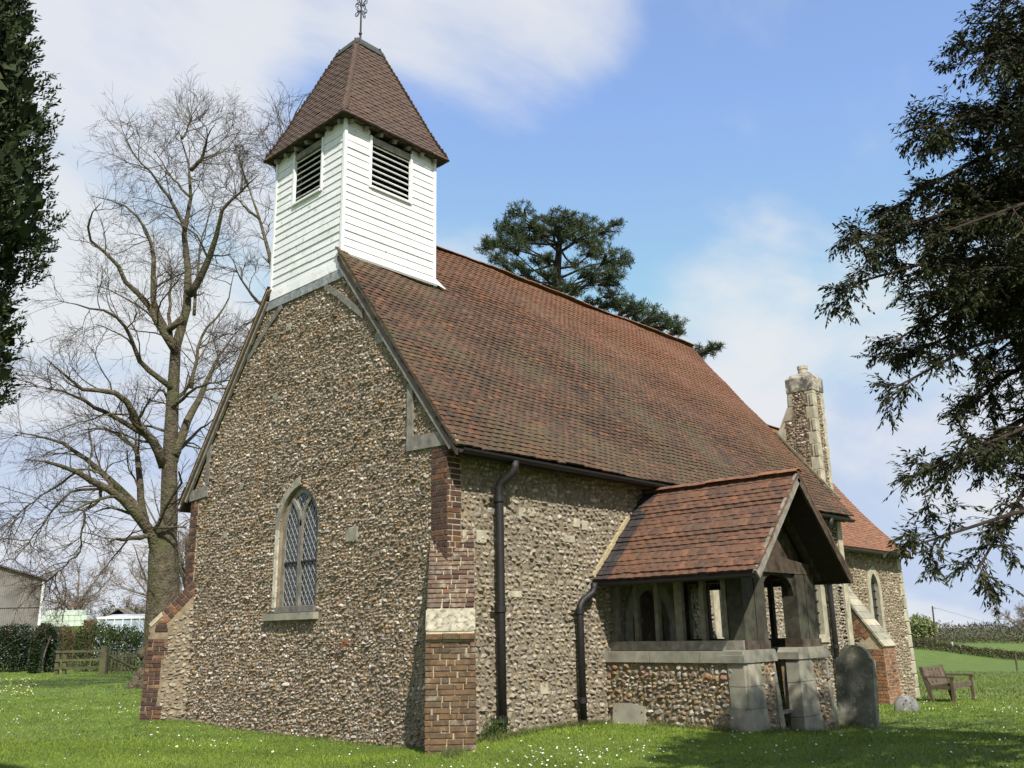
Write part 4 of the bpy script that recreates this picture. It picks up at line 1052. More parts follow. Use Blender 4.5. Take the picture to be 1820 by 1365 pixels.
for sg in (-1, 1):
    s = unit((-sg * PEX, 0, PZR - PZE)); n = unit((sg * (PZR - PZE), 0, PEX)); rows = []; rows_d = []
    k = int(Lp / .1)
    for i in range(k):
        p = np.array([PC + sg * PEX, 0, PZE - .035]) + s * (.1 * i)
        yl = -.03 - (0 if sg > 0 else 0)
        h = n * (.008 + .010 * math.sin(i * .8) + .006 * math.sin(i * 2.1))
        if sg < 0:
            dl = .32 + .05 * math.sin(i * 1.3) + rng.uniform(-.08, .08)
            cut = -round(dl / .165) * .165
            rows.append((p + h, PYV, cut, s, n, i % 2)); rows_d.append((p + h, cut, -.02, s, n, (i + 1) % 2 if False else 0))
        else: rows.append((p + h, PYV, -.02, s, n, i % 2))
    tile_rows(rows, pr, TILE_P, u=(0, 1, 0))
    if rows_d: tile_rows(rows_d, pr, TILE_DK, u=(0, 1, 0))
y = PYV - .01
while y < -.1:
    link('ridge_tile', RT, None, pr, matrix=mat4((PC, y, PZR - .06 + rng.normal(0, .004)), unit((rng.normal(0, .01), 1, rng.normal(0, .01))), -X_, Z_)); y += .33
for sg in (-1, 1):      # mortar bedded under the verge
    p0 = np.array([PC + sg * PEX, PYV + .05, PZE - .068]); p1 = np.array([PC, PYV + .05, PZR - .078])
    MB().bar(p0, p1, .06, .03, up=(sg, 0, 1)).build('verge_mortar', pmat('verge_mortar_porch%d' % sg, [(.36, .29, .18)], var=.4, scale=18, bump=.6), pr)
# mortar fillet where the porch roof meets the nave wall
MB().bar((PC - PEX + .0, -.03, PZE + .03), (PC - .55, -.03, PZR - .50), .05, .065, up=(-1, 0, 1)).build('mortar_fillet', pmat('fillet_mortar', [(.42, .34, .20)], var=.3, scale=20, bump=.6), pr)

flint_wall(pw, FLINT_P, (PX1 - .282, 0, 0), Y_, Z_, -X_, (-2.2, 0, -.2, .94), lambda x, y: y > -.2, w=.10, h=.075)
flush_flints({'nave_wall': 200, 'porch_wall': 100})
flush_tiles(300)
#==CHURCH_END==
# =================================================================== TREES
def at(depth, lat, z=None):
    p = CAM + FH * depth + RH * lat
    p[2] = gz(p[0], p[1]) if z is None else z
    return p
_T = 1606.33
def sight(px, py, depth):
    """point of the sight line through a picture position, at a horizontal distance from the viewer (used to trace limbs)"""
    v = _f + _r2 * (px - 910) / _T - _u2 * (py - 682.5) / _T
    return CAM + v * (depth / (v @ FH))

def resample(P, S_):
    P = np.asarray(P, float); d = np.concatenate([[0], np.cumsum(np.linalg.norm(np.diff(P, axis=0), axis=1))]); t = np.linspace(0, d[-1], S_)
    return np.stack([np.interp(t, d, P[:, k]) for k in range(3)], -1)

def grow(P, r, per, L, spread, up=0.0, S_=5, wig=.16, rs=.5, tmin=.15, bend=0.0, short=.45, tip=.4, rmin=.004):
    N, Sg, _ = P.shape; M = N * per; idx = np.repeat(np.arange(N), per)
    t = tmin + (1 - tmin) * rng.random(M); f = t * (Sg - 1); i = np.minimum(f.astype(int), Sg - 2); w = (f - i)[:, None]
    pos = P[idx, i] * (1 - w) + P[idx, i + 1] * w
    rad = r[idx, i] * (1 - w[:, 0]) + r[idx, i + 1] * w[:, 0]
    d = unit(P[idx, i + 1] - P[idx, i]); q = unit(np.cross(d, unit(rng.normal(0, 1, (M, 3)))))
    a = np.radians(rng.uniform(*spread, M))[:, None]
    d = unit(d * np.cos(a) + q * np.sin(a) + np.array([0, 0, up]))
    ln = L * rng.uniform(.55, 1.35, M) * (1 - short * t)
    out = [pos]
    for k in range(S_ - 1):
        d = unit(d + rng.normal(0, wig, (M, 3)) + np.array([0, 0, bend])); pos = pos + d * (ln / (S_ - 1))[:, None]; out.append(pos)
    r0 = np.maximum(rad * rs * rng.uniform(.7, 1.15, M), rmin)
    return np.stack(out, 1), r0[:, None] * np.linspace(1, tip, S_)[None]

BARK = pmat('lime_bark', [(0.100, 0.080, 0.051), (0.121, 0.096, 0.062), (0.089, 0.072, 0.048)], var=.5, scale=5, fine=14, bump=1.0, bdist=.09, patch=[((.085, .092, .034), 1.2, .42, .66, .8)])
TWIG = pmat('twigs', [(0.067, 0.046, 0.029), (0.085, 0.058, 0.036), (0.054, 0.037, 0.025), (0.081, 0.050, 0.030)], var=.2, bump=0)

def limb_set(limbs, depth0):
    out = []
    for pts, r0, r1, doff in limbs:
        n = len(pts); P = [sight(x, y, depth0 + doff * (k / (n - 1)) ** 1.2) for k, (x, y) in enumerate(pts)]
        out.append((resample(P, 12), np.linspace(r0 * .9, r1 * .4, 12)))
    return np.array([o[0] for o in out]), np.array([o[1] for o in out])

def plant_limbs(tree, P, r, levels, bark, twig):
    mb = MB()
    for k in range(len(P)): mb.tube(P[k] + rng.normal(0, .02, P[k].shape) * (np.arange(12) > 0)[:, None], r[k], 8)
    mb.build('limbs', bark, tree, smooth=True)
    br = MB(); tw = MB()
    cur = (P, r)
    for li, kw in enumerate(levels):
        nx_ = grow(*cur, **kw)
        (br if li == 0 else tw).tubes(*nx_, k=5 if li == 0 else 3)
        if li == 0: base1 = nx_
        cur = nx_
    br.build('branches', bark, tree, smooth=True, kind='stuff')
    tw.build('crown', twig, tree, kind='stuff')

# ---- tall bare lime beyond the north-west corner
lime = thing('lime_tree', 'tall bare lime tree with mossy forked trunk left of the church', 'tree')
DL = 30.0
lb = sight(283, 1222, DL); lb[2] = gz(lb[0], lb[1]) - .1
trunkP = [lb, lb + [0, 0, .35], lb + [0, 0, 1.0], sight(288, 1090, DL), sight(291, 1030, DL), sight(290, 985, DL), sight(294, 945, DL), sight(298, 905, DL)]
TR = MB().tube(trunkP, [.92, .72, .60, .52, .50, .47, .36, .12], 14)
for k in range(7):
    a = k * 2 * PI / 7 + .3; d = np.array([math.cos(a), math.sin(a), 0])
    TR.tube([lb + d * .35 + [0, 0, .9], lb + d * .62 + [0, 0, .4], lb + d * 1.0 + [0, 0, .02]], [.16, .22, .12], 7)
TR.build('trunk', BARK, lime, smooth=True)
# burrs and shoots at the foot
sb = MB()
for k in range(16):
    a = rng.uniform(0, 2 * PI); d = np.array([math.cos(a), math.sin(a), 0]); c = lb + d * .62 + Z_ * rng.uniform(.1, 1.5)
    sb.tube([c - d * .2, c, c + d * .12], [.1, rng.uniform(.16, .26), .06], 7)
sb.build('burrs', BARK, lime, smooth=True)
LIMBS = [
 ([(294, 1000), (301, 900), (304, 800), (306, 700), (312, 620), (329, 560), (337, 520), (330, 448), (328, 410), (337, 349), (339, 303), (326, 262), (318, 235)], .36, .03, .6),
 ([(339, 303), (358, 284), (366, 255), (369, 245), (382, 222)], .09, .025, -1.2),
 ([(324, 246), (333, 232), (334, 222)], .06, .02, .8),
 ([(335, 525), (352, 500), (366, 474), (378, 440), (385, 410), (400, 364), (434, 337), (460, 310)], .16, .03, -2.2),
 ([(326, 565), (300, 590), (279, 560), (274, 539), (273, 480), (272, 436), (263, 417), (248, 387), (213, 360), (164, 349)], .15, .03, 2.4),
 ([(312, 625), (290, 596), (259, 531), (225, 505), (206, 463), (164, 432), (152, 413), (165, 380), (180, 360)], .16, .03, -3.0),
 ([(329, 412), (320, 385), (305, 356), (286, 333), (263, 299), (244, 284), (220, 245)], .09, .025, -1.6),
 ([(337, 349), (322, 335), (300, 310), (290, 290), (270, 262)], .06, .02, 1.8),
 ([(308, 640), (300, 560), (306, 480), (300, 470)], .10, .04, 2.6),
 ([(306, 690), (270, 662), (240, 635), (231, 590), (215, 570), (180, 550), (140, 545), (120, 538)], .12, .03, -3.5),
 ([(292, 830), (283, 806), (271, 784), (246, 757), (234, 732), (221, 704), (193, 695), (135, 691), (119, 667), (78, 634)], .20, .035, -3.2),
 ([(262, 775), (213, 745), (164, 720), (127, 699), (78, 689)], .12, .03, -4.2),
 ([(288, 1010), (271, 954), (250, 921), (217, 888), (180, 863), (135, 839), (94, 822), (45, 814)], .26, .05, -3.8),
 ([(254, 925), (242, 900), (197, 855), (160, 822), (111, 788), (74, 777), (29, 769)], .17, .04, -1.5),
 ([(262, 945), (252, 888), (246, 814), (242, 798), (213, 773), (180, 760), (150, 765)], .17, .03, 2.0),
 ([(310, 810), (316, 790), (336, 740), (369, 679), (390, 630), (414, 597)], .20, .05, 1.2),
 ([(312, 820), (320, 798), (349, 769), (381, 745)], .11, .04, 2.6),
 ([(306, 725), (330, 705), (345, 690), (380, 680), (410, 676)], .08, .02, -2.0),
 ([(340, 690), (352, 620), (360, 590), (390, 560), (405, 530), (420, 470)], .08, .02, 1.2),
 ([(180, 863), (178, 890), (150, 905), (147, 930), (143, 980)], .07, .05, -.6),
 ([(190, 868), (130, 870), (100, 900), (70, 940), (20, 1000)], .06, .02, -1.6),
 ([(135, 839), (90, 870), (40, 905), (0, 940)], .05, .02, -.6),
 ([(143, 980), (120, 1000), (90, 1030)], .035, .012, -.5),
 ([(345, 560), (352, 470), (360, 420), (372, 380), (385, 330)], .07, .02, 2.0),
]
P, r = limb_set(LIMBS, DL)
plant_limbs(lime, P, r, [dict(per=8, L=2.5, spread=(30, 65), up=.08, S_=6, rs=.42, wig=.20, rmin=.018, short=.72),
                         dict(per=5, L=1.5, spread=(25, 60), up=.10, S_=5, rs=.5, wig=.20, rmin=.010),
                         dict(per=5, L=.85, spread=(20, 55), up=.03, S_=4, rs=.55, wig=.18, rmin=.0055),
                         dict(per=2, L=.5, spread=(20, 50), up=0, S_=3, rs=.6, wig=.15, rmin=.005)], BARK, TWIG)
# ---- second bare tree, partly behind the belfry
ash = thing('bare_tree', 'bare tree rising behind the white belfry', 'tree')
DA = 38.0
L2 = [([(560, 1140), (552, 900), (525, 700), (500, 560), (478, 450), (462, 390), (447, 345), (440, 325)], .42, .07, 0),
      ([(525, 700), (520, 600), (511, 480), (508, 400), (500, 330), (507, 290), (500, 240), (490, 185)], .20, .03, 1.5),
      ([(506, 292), (515, 235), (527, 195), (543, 168)], .09, .02, -1),
      ([(440, 325), (425, 285), (415, 250)], .06, .02, 1), ([(462, 390), (440, 372), (415, 345), (395, 330)], .08, .02, -1),
      ([(500, 560), (460, 540), (430, 500), (412, 460)], .12, .02, -2), ([(500, 330), (480, 270), (455, 235)], .07, .02, 0),
      ([(525, 700), (560, 560), (600, 420), (630, 300)], .18, .03, 2), ([(510, 620), (470, 610), (440, 640), (420, 660)], .1, .02, 1)]
P, r = limb_set(L2, DA)
plant_limbs(ash, P, r, [dict(per=8, L=2.2, spread=(30, 65), up=.08, S_=6, rs=.42, wig=.22, rmin=.02, short=.7), dict(per=5, L=1.4, spread=(25, 60), up=.1, S_=5, rs=.5, rmin=.011),
                        dict(per=5, L=.9, spread=(20, 55), S_=4, rs=.55, rmin=.007)], BARK, TWIG)

def bare_tree(name, label, base, H, spread, seed, n0=8, bark=BARK, twig=TWIG, rk=.028, fine=.012, per=(6, 5, 4), group=None):
    t = thing(name, label, 'tree', group)
    base = np.asarray(base, float); P = []; r = []
    P.append(resample([base - [0, 0, .2], base + [0, 0, H * .25], base + [rng.normal(0, .03) * H, rng.normal(0, .03) * H, H * .6], base + [0, 0, H * .95]], 12)); r.append(np.linspace(H * rk, H * .004, 12))
    for k in range(n0):
        a = k * 2 * PI / n0 + rng.uniform(-.3, .3); d = np.array([math.cos(a), math.sin(a), 0]); z0 = H * rng.uniform(.18, .5); rr = spread * rng.uniform(.7, 1.05)
        top = H * rng.uniform(.55, .95)
        P.append(resample([base + [0, 0, z0], base + d * rr * .4 + [0, 0, z0 + (top - z0) * .45], base + d * rr * .8 + [0, 0, z0 + (top - z0) * .8], base + d * rr + [0, 0, top]], 12)); r.append(np.linspace(H * rk * .5, H * .003, 12))
    plant_limbs(t, np.array(P), np.array(r), [dict(per=per[0], L=H * .22, spread=(25, 60), up=.15, S_=5, rs=.5, wig=.2, rmin=fine * 1.6), dict(per=per[1], L=H * .13, spread=(25, 60), up=.1, S_=4, rs=.5, rmin=fine), dict(per=per[2], L=H * .075, spread=(20, 55), S_=3, rs=.6, rmin=fine * .8)], bark, twig)
    return t
FARTWIG = pmat('far_twigs', [(.17, .135, .105), (.20, .16, .12), (.15, .115, .09)], var=.15, bump=0)
def spot(px, depth):
    q = sight(px, 1128, depth); q[2] = gz(q[0], q[1]); return q
bare_tree('oak_tree', 'round headed bare oak behind the stacked bales', spot(128, 160), 15.5, 6.6, 1, n0=10, bark=FARTWIG, twig=FARTWIG, fine=.03, per=(7, 6, 5))
bare_tree('oak_tree', 'smaller bare tree behind the white framed tunnel', spot(225, 165), 11.0, 4.0, 2, n0=9, bark=FARTWIG, twig=FARTWIG, fine=.03, per=(6, 6, 5))
bare_tree('hedgerow_tree', 'pale bare tree half hidden by the lime trunk', spot(285, 95), 12.5, 5.5, 3, n0=9, bark=FARTWIG, twig=FARTWIG, fine=.022, per=(6, 6, 5))
bare_tree('hedgerow_tree', 'bare tree showing between lime trunk and church corner', spot(335, 80), 15.0, 4.5, 4, n0=9, bark=FARTWIG, twig=FARTWIG, fine=.02, per=(6, 6, 5))
bare_tree('field_tree', 'bare tree at the right edge of the picture beyond the field', spot(1836, 150), 10.5, 4.3, 5, n0=9, bark=FARTWIG, twig=FARTWIG, fine=.03, per=(6, 5, 5))

# ---- leaf cards
def cards(mb, C, D, L, Wd, flat=None):
    """small pointed leaves: centre-base C, direction D, length L, width W"""
    N = len(C); D = unit(D); L = np.broadcast_to(L, (N,))[:, None]; Wd = np.broadcast_to(Wd, (N,))[:, None]
    q = rng.normal(0, 1, (N, 3)) if flat is None else np.broadcast_to(flat, (N, 3)) + rng.normal(0, .45, (N, 3))
    sd = unit(np.cross(D, q))
    V = np.stack([C, C + D * L * .45 + sd * Wd / 2, C + D * L, C + D * L * .5 - sd * Wd / 2], 1)
    mb.add(V.reshape(-1, 3), (np.arange(4)[None] + 4 * np.arange(N)[:, None]))
    return mb
def leafmat(name, cols, rough=.75, trans=.0, var=.2, spec=.2):
    return pmat(name, cols, rough=rough, var=var, scale=2.5, bump=0, spec=spec)
YEWM = leafmat('yew_leaf', [(.022, .030, .011), (.034, .042, .014), (.018, .026, .011), (.062, .056, .018), (.028, .036, .013), (.045, .052, .017)])
YEWB = pmat('yew_bark', [(0.037, 0.024, 0.017)], var=.4, scale=6, fine=30, bump=.6)

# ---- spreading yew on the right, its boughs hanging into view
yew = thing('yew_tree', 'dark spreading yew with drooping boughs at the right', 'tree')
yb = at(8.8, 8.0)
MB().tube([yb - [0, 0, .2], yb + [0, 0, .5], yb + [.1, .1, 2], yb + [.2, 0, 5], yb + [0, 0, 8.6]], [.75, .6, .5, .32, .05], 12).build('trunk', YEWB, yew, smooth=True)
tips = [(1724, 42, 6.6), (1612, 232, 6.4), (1634, 250, 6.9), (1516, 428, 6.3), (1536, 400, 6.8), (1496, 510, 6.5), (1534, 470, 7.0), (1582, 612, 6.8), (1589, 690, 6.4), (1594, 640, 7.2), (1684, 755, 7.0), (1616, 848, 6.2), (1639, 880, 6.7), (1630, 968, 6.0), (1734, 1018, 6.4), (1674, 560, 7.5), (1734, 300, 7.4), (1769, 190, 7.1), (1824, 20, 7.0), (1804, 100, 7.6), (1694, 450, 7.2), (1724, 660, 7.6), (1774, 560, 7.0), (1674, 340, 6.7), (1814, 380, 6.8), (1834, 640, 7.2), (1654, 520, 6.4), (1734, 480, 6.3), (1794, 260, 6.3), (1824, 500, 6.2), (1684, 410, 6.0), (1754, 400, 7.8), (1834, 180, 6.0), (1644, 440, 7.6), (1730, 110, 6.4), (1780, 60, 6.6), (1810, 130, 7.2), (1830, 250, 6.5), (1770, 330, 6.9), (1820, 330, 7.6), (1740, 440, 6.6), (1830, 450, 6.8), (1790, 560, 7.4), (1850, 560, 6.4), (1700, 370, 6.9), (1850, 90, 6.2), (1860, 680, 6.8), (1840, 820, 7.0)]
BP = []; BR = []
for (px, py, dd) in tips:
    tp = sight(px, py, dd); z0 = min(max(1.6, tp[2] + rng.uniform(.2, 1.2)), 8); st = yb + np.array([0, 0, z0])
    mid = st * .45 + tp * .55; mid[2] += .25 * np.linalg.norm(tp - st) * .35; mid += rng.normal(0, .25, 3)
    BP.append(resample([st, st * .75 + mid * .25 + [0, 0, .15], mid, mid * .45 + tp * .55 + [0, 0, .10], tp], 12)); BR.append(np.linspace(.055, .007, 12))
for k in range(46):        # the rest of the crown, mostly out of view
    a = rng.uniform(0, 2 * PI); z0 = rng.uniform(2.6, 8.2); R_ = 4.6 * math.sqrt(max(.05, 1 - ((z0 - 3.8) / 5.4) ** 2)) * rng.uniform(.75, 1.05)
    d = np.array([math.cos(a), math.sin(a), 0])
    if -(d @ RH) > .4: R_ *= .6
    if d @ FH < -.2: R_ *= .85
    st = yb + [0, 0, z0]; tp = st + d * R_ + [0, 0, rng.uniform(-.6, .5)]
    mid = (st + tp) / 2 + [0, 0, .5]
    BP.append(resample([st, mid, tp], 12)); BR.append(np.linspace(.05, .008, 12))
BP = np.array(BP); BR = np.array(BR)
bmb = MB().tubes(BP, BR, 6)
NV = len(tips)
P1, r1 = grow(BP[:NV], BR[:NV], 35, .82, (25, 70), up=.06, S_=6, wig=.14, rs=.5, tmin=.22, bend=-.05, short=.72, rmin=.004)
P1o, r1o = grow(BP[NV:], BR[NV:], 7, 1.2, (25, 65), up=.05, S_=6, wig=.14, rs=.5, tmin=.3, bend=-.07, short=.55, rmin=.004)
bmb.tubes(P1, r1, 4).tubes(P1o, r1o, 4).build('boughs', YEWB, yew, smooth=True)
P2, r2 = grow(P1, r1, 13, .19, (25, 65), up=.02, S_=4, wig=.12, rs=.6, tmin=.08, bend=-.12, short=.35, rmin=.002)
P2b, r2b = grow(BP[:NV], BR[:NV], 44, .24, (25, 65), up=.03, S_=4, wig=.12, rs=.3, tmin=.4, bend=-.08, short=.3, rmin=.002)
P2o, r2o = grow(P1o, r1o, 7, .34, (25, 60), up=-.05, S_=4, wig=.12, rs=.6, tmin=.12, bend=-.16, short=.35, rmin=.0025)
P2 = np.concatenate([P2, P2b, P2o]); r2 = np.concatenate([r2, r2b, r2o])
bt = MB().tubes(P2[:, [0, 2, 3]][:, ::2], r2[:, ::3], 3)
bt.build('twigs', YEWB, yew, kind='stuff')
def pinnate(P, per, L, Wd, droop=.35):
    N, Sg, _ = P.shape; M = N * per; idx = np.repeat(np.arange(N), per); t = np.tile((np.arange(per) + .5) / per, N) + rng.normal(0, .04, M); t = np.clip(t, 0.02, .999)
    f = t * (Sg - 1); i = np.minimum(f.astype(int), Sg - 2); w = (f - i)[:, None]
    C = P[idx, i] * (1 - w) + P[idx, i + 1] * w; d = unit(P[idx, i + 1] - P[idx, i])
    side = unit(np.cross(d, [0, 0, 1.0])) * np.where(np.arange(M) % 2, 1, -1)[:, None]
    D = d * .75 + side * .7 + np.array([0, 0, -droop]) + rng.normal(0, .28, (M, 3))
    return C, D, L * rng.uniform(.7, 1.3, M), Wd * rng.uniform(.8, 1.2, M)
C_, D_, L_c, W_c = pinnate(P2, 11, .051, .0165)
cards(MB(), C_, D_, L_c, W_c, flat=np.array([0, 0, 1.0])).build('crown', YEWM, yew, kind='stuff')

# ---- columnar yew at the left edge
cy_t = thing('columnar_yew', 'dense dark upright yew filling the left edge', 'tree')
cb = at(4.55, -4.32)
MB().tube([cb - [0, 0, .2], cb + [0, 0, .8], cb + [.05, 0, 2.5], cb + [0, 0, 5.6]], [.22, .17, .14, .04], 10).build('trunk', YEWB, cy_t, smooth=True)
def col_R(z): return np.interp(z, [1.6, 2.0, 2.4, 2.53, 2.68, 2.93, 3.1, 3.26, 3.4, 3.57, 3.71, 3.91, 4.59, 4.91, 5.68, 6.1, 7.0, 7.8], [.4, .8, 1.22, 1.38, 1.45, 1.50, 1.52, 1.52, 1.46, 1.43, 1.53, 1.59, 1.51, 1.41, 1.28, 1.2, .85, .1])
N = 16500
zz_ = rng.uniform(1.6, 7.8, N); th0 = math.atan2(-(FH * 4.55 - RH * 4.35)[1], -(FH * 4.55 - RH * 4.35)[0])
th = np.where(rng.random(N) < .62, th0 + rng.uniform(-1.9, 1.9, N), rng.uniform(0, 2 * PI, N))
bmp = .035 * np.sin(th * 5 + zz_ * 2.1) + .03 * np.sin(th * 9 - zz_ * 4.3 + 1) + .03 * np.sin(th * 17 + zz_ * 7) + .03 * np.sin(zz_ * 11 + th * 3)
rr = np.maximum(col_R(zz_) * (1 + bmp) - .05 - .22 * rng.random(N) ** 1.5, .02)
So = cb + np.stack([rr * np.cos(th), rr * np.sin(th), zz_ - cb[2]], -1)
Sd = unit(np.stack([np.cos(th) * .6, np.sin(th) * .6, np.full(N, .8)], -1) + rng.normal(0, .28, (N, 3)))
PERS = 10; Ls = rng.uniform(.07, .12, N)
tt = np.tile((np.arange(PERS) + .3) / PERS, N)[:, None]; idx = np.repeat(np.arange(N), PERS)
Cc = So[idx] + Sd[idx] * Ls[idx][:, None] * (tt - .35)
Dd = Sd[idx] * .9 + unit(np.cross(Sd[idx], rng.normal(0, 1, (N * PERS, 3)))) * .75 + rng.normal(0, .12, (N * PERS, 3))
nI = 26000
th2 = rng.uniform(0, 2 * PI, nI); z2 = rng.uniform(1.8, 7.4, nI); R2 = col_R(z2) * rng.uniform(.60, .95, nI)
C2 = cb + np.stack([R2 * np.cos(th2), R2 * np.sin(th2), z2 - cb[2]], -1)
cmb_ = cards(MB(), C2, rng.normal(0, .6, (nI, 3)) + [0, 0, 1], .13, .08)
cards(cmb_, Cc, Dd, rng.uniform(.026, .045, N * PERS), rng.uniform(.010, .015, N * PERS)).build('crown', leafmat('columnar_yew_leaf', [(.024, .036, .012), (.034, .048, .015), (.018, .028, .011), (.055, .062, .020)]), cy_t, kind='stuff')
sm = []
for k in range(60):
    a = rng.uniform(0, 2 * PI); z0 = rng.uniform(1.2, 4.5); d = np.array([math.cos(a), math.sin(a), 0])
    R_ = float(np.interp(z0 + 1.2, [1.5, 2.43, 3.6, 4.86, 6.9], [.5, 1.1, 1.4, 1.25, .1]))
    sm.append(resample([cb + [0, 0, z0], cb + d * R_ * .6 + [0, 0, z0 + .5], cb + d * R_ * .92 + [0, 0, z0 + 1.3]], 6))
MB().tubes(np.array(sm), np.tile(np.linspace(.03, .006, 6), (60, 1)), 5).build('stems', YEWB, cy_t)

# ---- pine behind the nave ridge
pine = thing('pine_tree', 'dark pine with flat topped crown rising behind the nave ridge', 'tree')
DP = 40.0
pbase = sight(985, 1100, DP); pbase[2] = gz(pbase[0], pbase[1])
tk = [pbase, sight(984, 800, DP), sight(986, 560, DP), sight(990, 480, DP), sight(994, 440, DP), sight(998, 405, DP)]
PB = pmat('pine_bark', [(.05, .038, .030)], var=.4, scale=5, fine=20, bump=.6)
MB().tube(tk, [.48, .38, .27, .20, .14, .06], 10).build('trunk', PB, pine, smooth=True)
CL = [(924, 378, .7), (897, 405, .8), (915, 415, .9), (945, 402, .9), (975, 395, .9), (1000, 388, .9), (1022, 396, .9), (1045, 400, .8), (1078, 412, .6), (1094, 398, .4), (866, 440, .6), (885, 436, .8), (905, 440, .9), (935, 425, .9), (965, 418, 1.), (1000, 415, 1.), (1035, 420, 1.), (1060, 430, .9), (1055, 447, .8), (1085, 455, .8), (1103, 465, .7), (1085, 480, .8),
      (880, 458, .6), (900, 474, .5), (920, 470, .45), (955, 462, .5), (972, 458, .5), (970, 486, .5), (935, 488, .5), (945, 500, .4), (985, 502, .7), (1005, 512, .7), (1022, 518, .5), (1020, 470, .5), (1040, 485, .8), (1060, 495, .8), (1080, 505, .8), (1095, 490, .6), (1090, 522, .6), (1060, 538, .5), (1085, 540, .6), (1105, 538, .7), (1120, 548, .8), (1140, 552, .8), (1160, 565, .8), (1180, 578, .7), (1200, 575, .6), (1208, 588, .4), (1240, 628, .5), (1255, 624, .5), (1270, 618, .35), (1150, 590, .8), (1120, 575, .8)]
nb_ = MB(); pb_ = []; NC = []; ND = []
for (px, py, rad) in CL:
    do = rng.normal(0, 1.5); c = sight(px, py, DP + do)
    hgt = c[2] - .4 - .25 * abs(px - 990) / 40
    j = np.array([np.interp(hgt, [q[2] for q in tk], [q[k] for q in tk]) for k in range(3)])
    mid = (j + c) / 2 + rng.normal(0, .25, 3) + [0, 0, -.15]
    pb_.append(resample([j, mid, c], 7))
    rad *= .86; m = int(24 * (rad / .8) ** 2) + 7
    tc = c + unit(rng.normal(0, 1, (m, 3))) * (rng.random((m, 1)) ** .5) * rad * np.array([1.25, 1.25, .62])
    per = 38
    NC.append(np.repeat(tc, per, 0) + rng.normal(0, .05, (m * per, 3))); ND.append(unit(rng.normal(0, 1, (m * per, 3)) + np.array([0, 0, .55])))
    for q in tc[:9]: pb_.append(resample([mid * .35 + c * .65, (q + c) / 2, q], 7))
pbn = np.array(pb_); MB().tubes(pbn, np.tile(np.linspace(.07, .018, 7), (len(pbn), 1)), 4).build('branches', PB, pine)
NC = np.concatenate(NC); ND = np.concatenate(ND)
cards(MB(), NC, ND, rng.uniform(.16, .30, len(NC)), .028).build('crown', leafmat('pine_needles', [(.042, .062, .026), (.055, .075, .030), (.033, .048, .022), (.068, .082, .034)]), pine, kind='stuff')

# =================================================================== SMALL THINGS IN THE CHURCHYARD
# headstone beside the porch, face to the west
def headstone_outline(w, h):
    hw = w / 2; P = [(-hw, -.4), (hw, -.4), (hw, h * .80), (hw * .96, h * .83), (hw * .82, h * .84)]
    for a in np.linspace(.15, PI - .15, 11): P.append((hw * .80 * math.cos(a), h * .845 + h * .155 * math.sin(a)))
    P += [(-hw * .82, h * .84), (-hw * .96, h * .83), (-hw, h * .80)]
    return P
hs = thing('headstone', 'tall grey headstone with rounded shoulders beside the porch', 'headstone')
hu = unit((.10, 1, .03)); hn = unit((-1, .10, .06)); hv = unit((.06, -.03, 1))
MB().prism(headstone_outline(.66, 1.26)[::-1], np.array([6.55, -2.70, -.12]), hu, hv, hn, .10).build('slab', GRAVE, hs)
MB().prism([(x * .97, y * .985) for x, y in headstone_outline(.66, 1.26)][::-1], np.array([6.55, -2.70, -.115]) - hn * .10, hu, hv, hn, .012).build('back_edge', pmat('lichened_edge', [(.36, .35, .26)], var=.4, scale=14, bump=.4), hs)
sbm = MB().prism([(-.31, -.25), (.31, -.22), (.32, .30), (.02, .34), (-.29, .33)], (3.40, -.43, .01), -Y_, unit((.14, 0, 1)), unit((-1, 0, .14)), .06)
o = sbm.build('leaning_slab', pmat('slab_stone', [(.30, .28, .215)], var=.2, scale=5, bump=.3)); o['label'] = 'square grey stone slab leaning at the foot of the porch wall'; o['category'] = 'slab'
# small rounded marker stone
bs = thing('marker_stone', 'small rounded grey stone with dark pits in the grass by the chancel', 'stone')
k_ = 14; V = []; F = []
bc = np.array([10.75, -1.92, float(gz(10.75, -1.92))])
rings = [(1.0, -.12), (1.02, .04), (.98, .13), (.82, .21), (.55, .26), (.22, .285)]
for (rf, z) in rings:
    for j in range(k_):
        a = j * 2 * PI / k_; V.append(bc + RH * math.cos(a) * .25 * rf * (1 + .05 * math.sin(3 * a)) + FH * math.sin(a) * .10 * rf + Z_ * (z + .01 * math.sin(5 * a)))
for i in range(len(rings) - 1):
    for j in range(k_): F.append((i * k_ + j, i * k_ + (j + 1) % k_, (i + 1) * k_ + (j + 1) % k_, (i + 1) * k_ + j))
MB().add(V, [np.array(F), np.array([list(range((len(rings) - 1) * k_, len(rings) * k_))])]).build('stone', pmat('marker_grey', [(.19, .185, .17)], var=.4, scale=8, bump=.5, patch=[((.33, .33, .30), 12, .55, .68, .5)]), bs, smooth=True)
for (u_, z) in ((-.09, .14), (.05, .16), (.07, .11), (-.03, .21)):
    MB().tube([bc + RH * u_ - FH * .075 + Z_ * z, bc + RH * u_ - FH * .104 + Z_ * z], [.012, .009], 7).build('pit', DARK, bs)

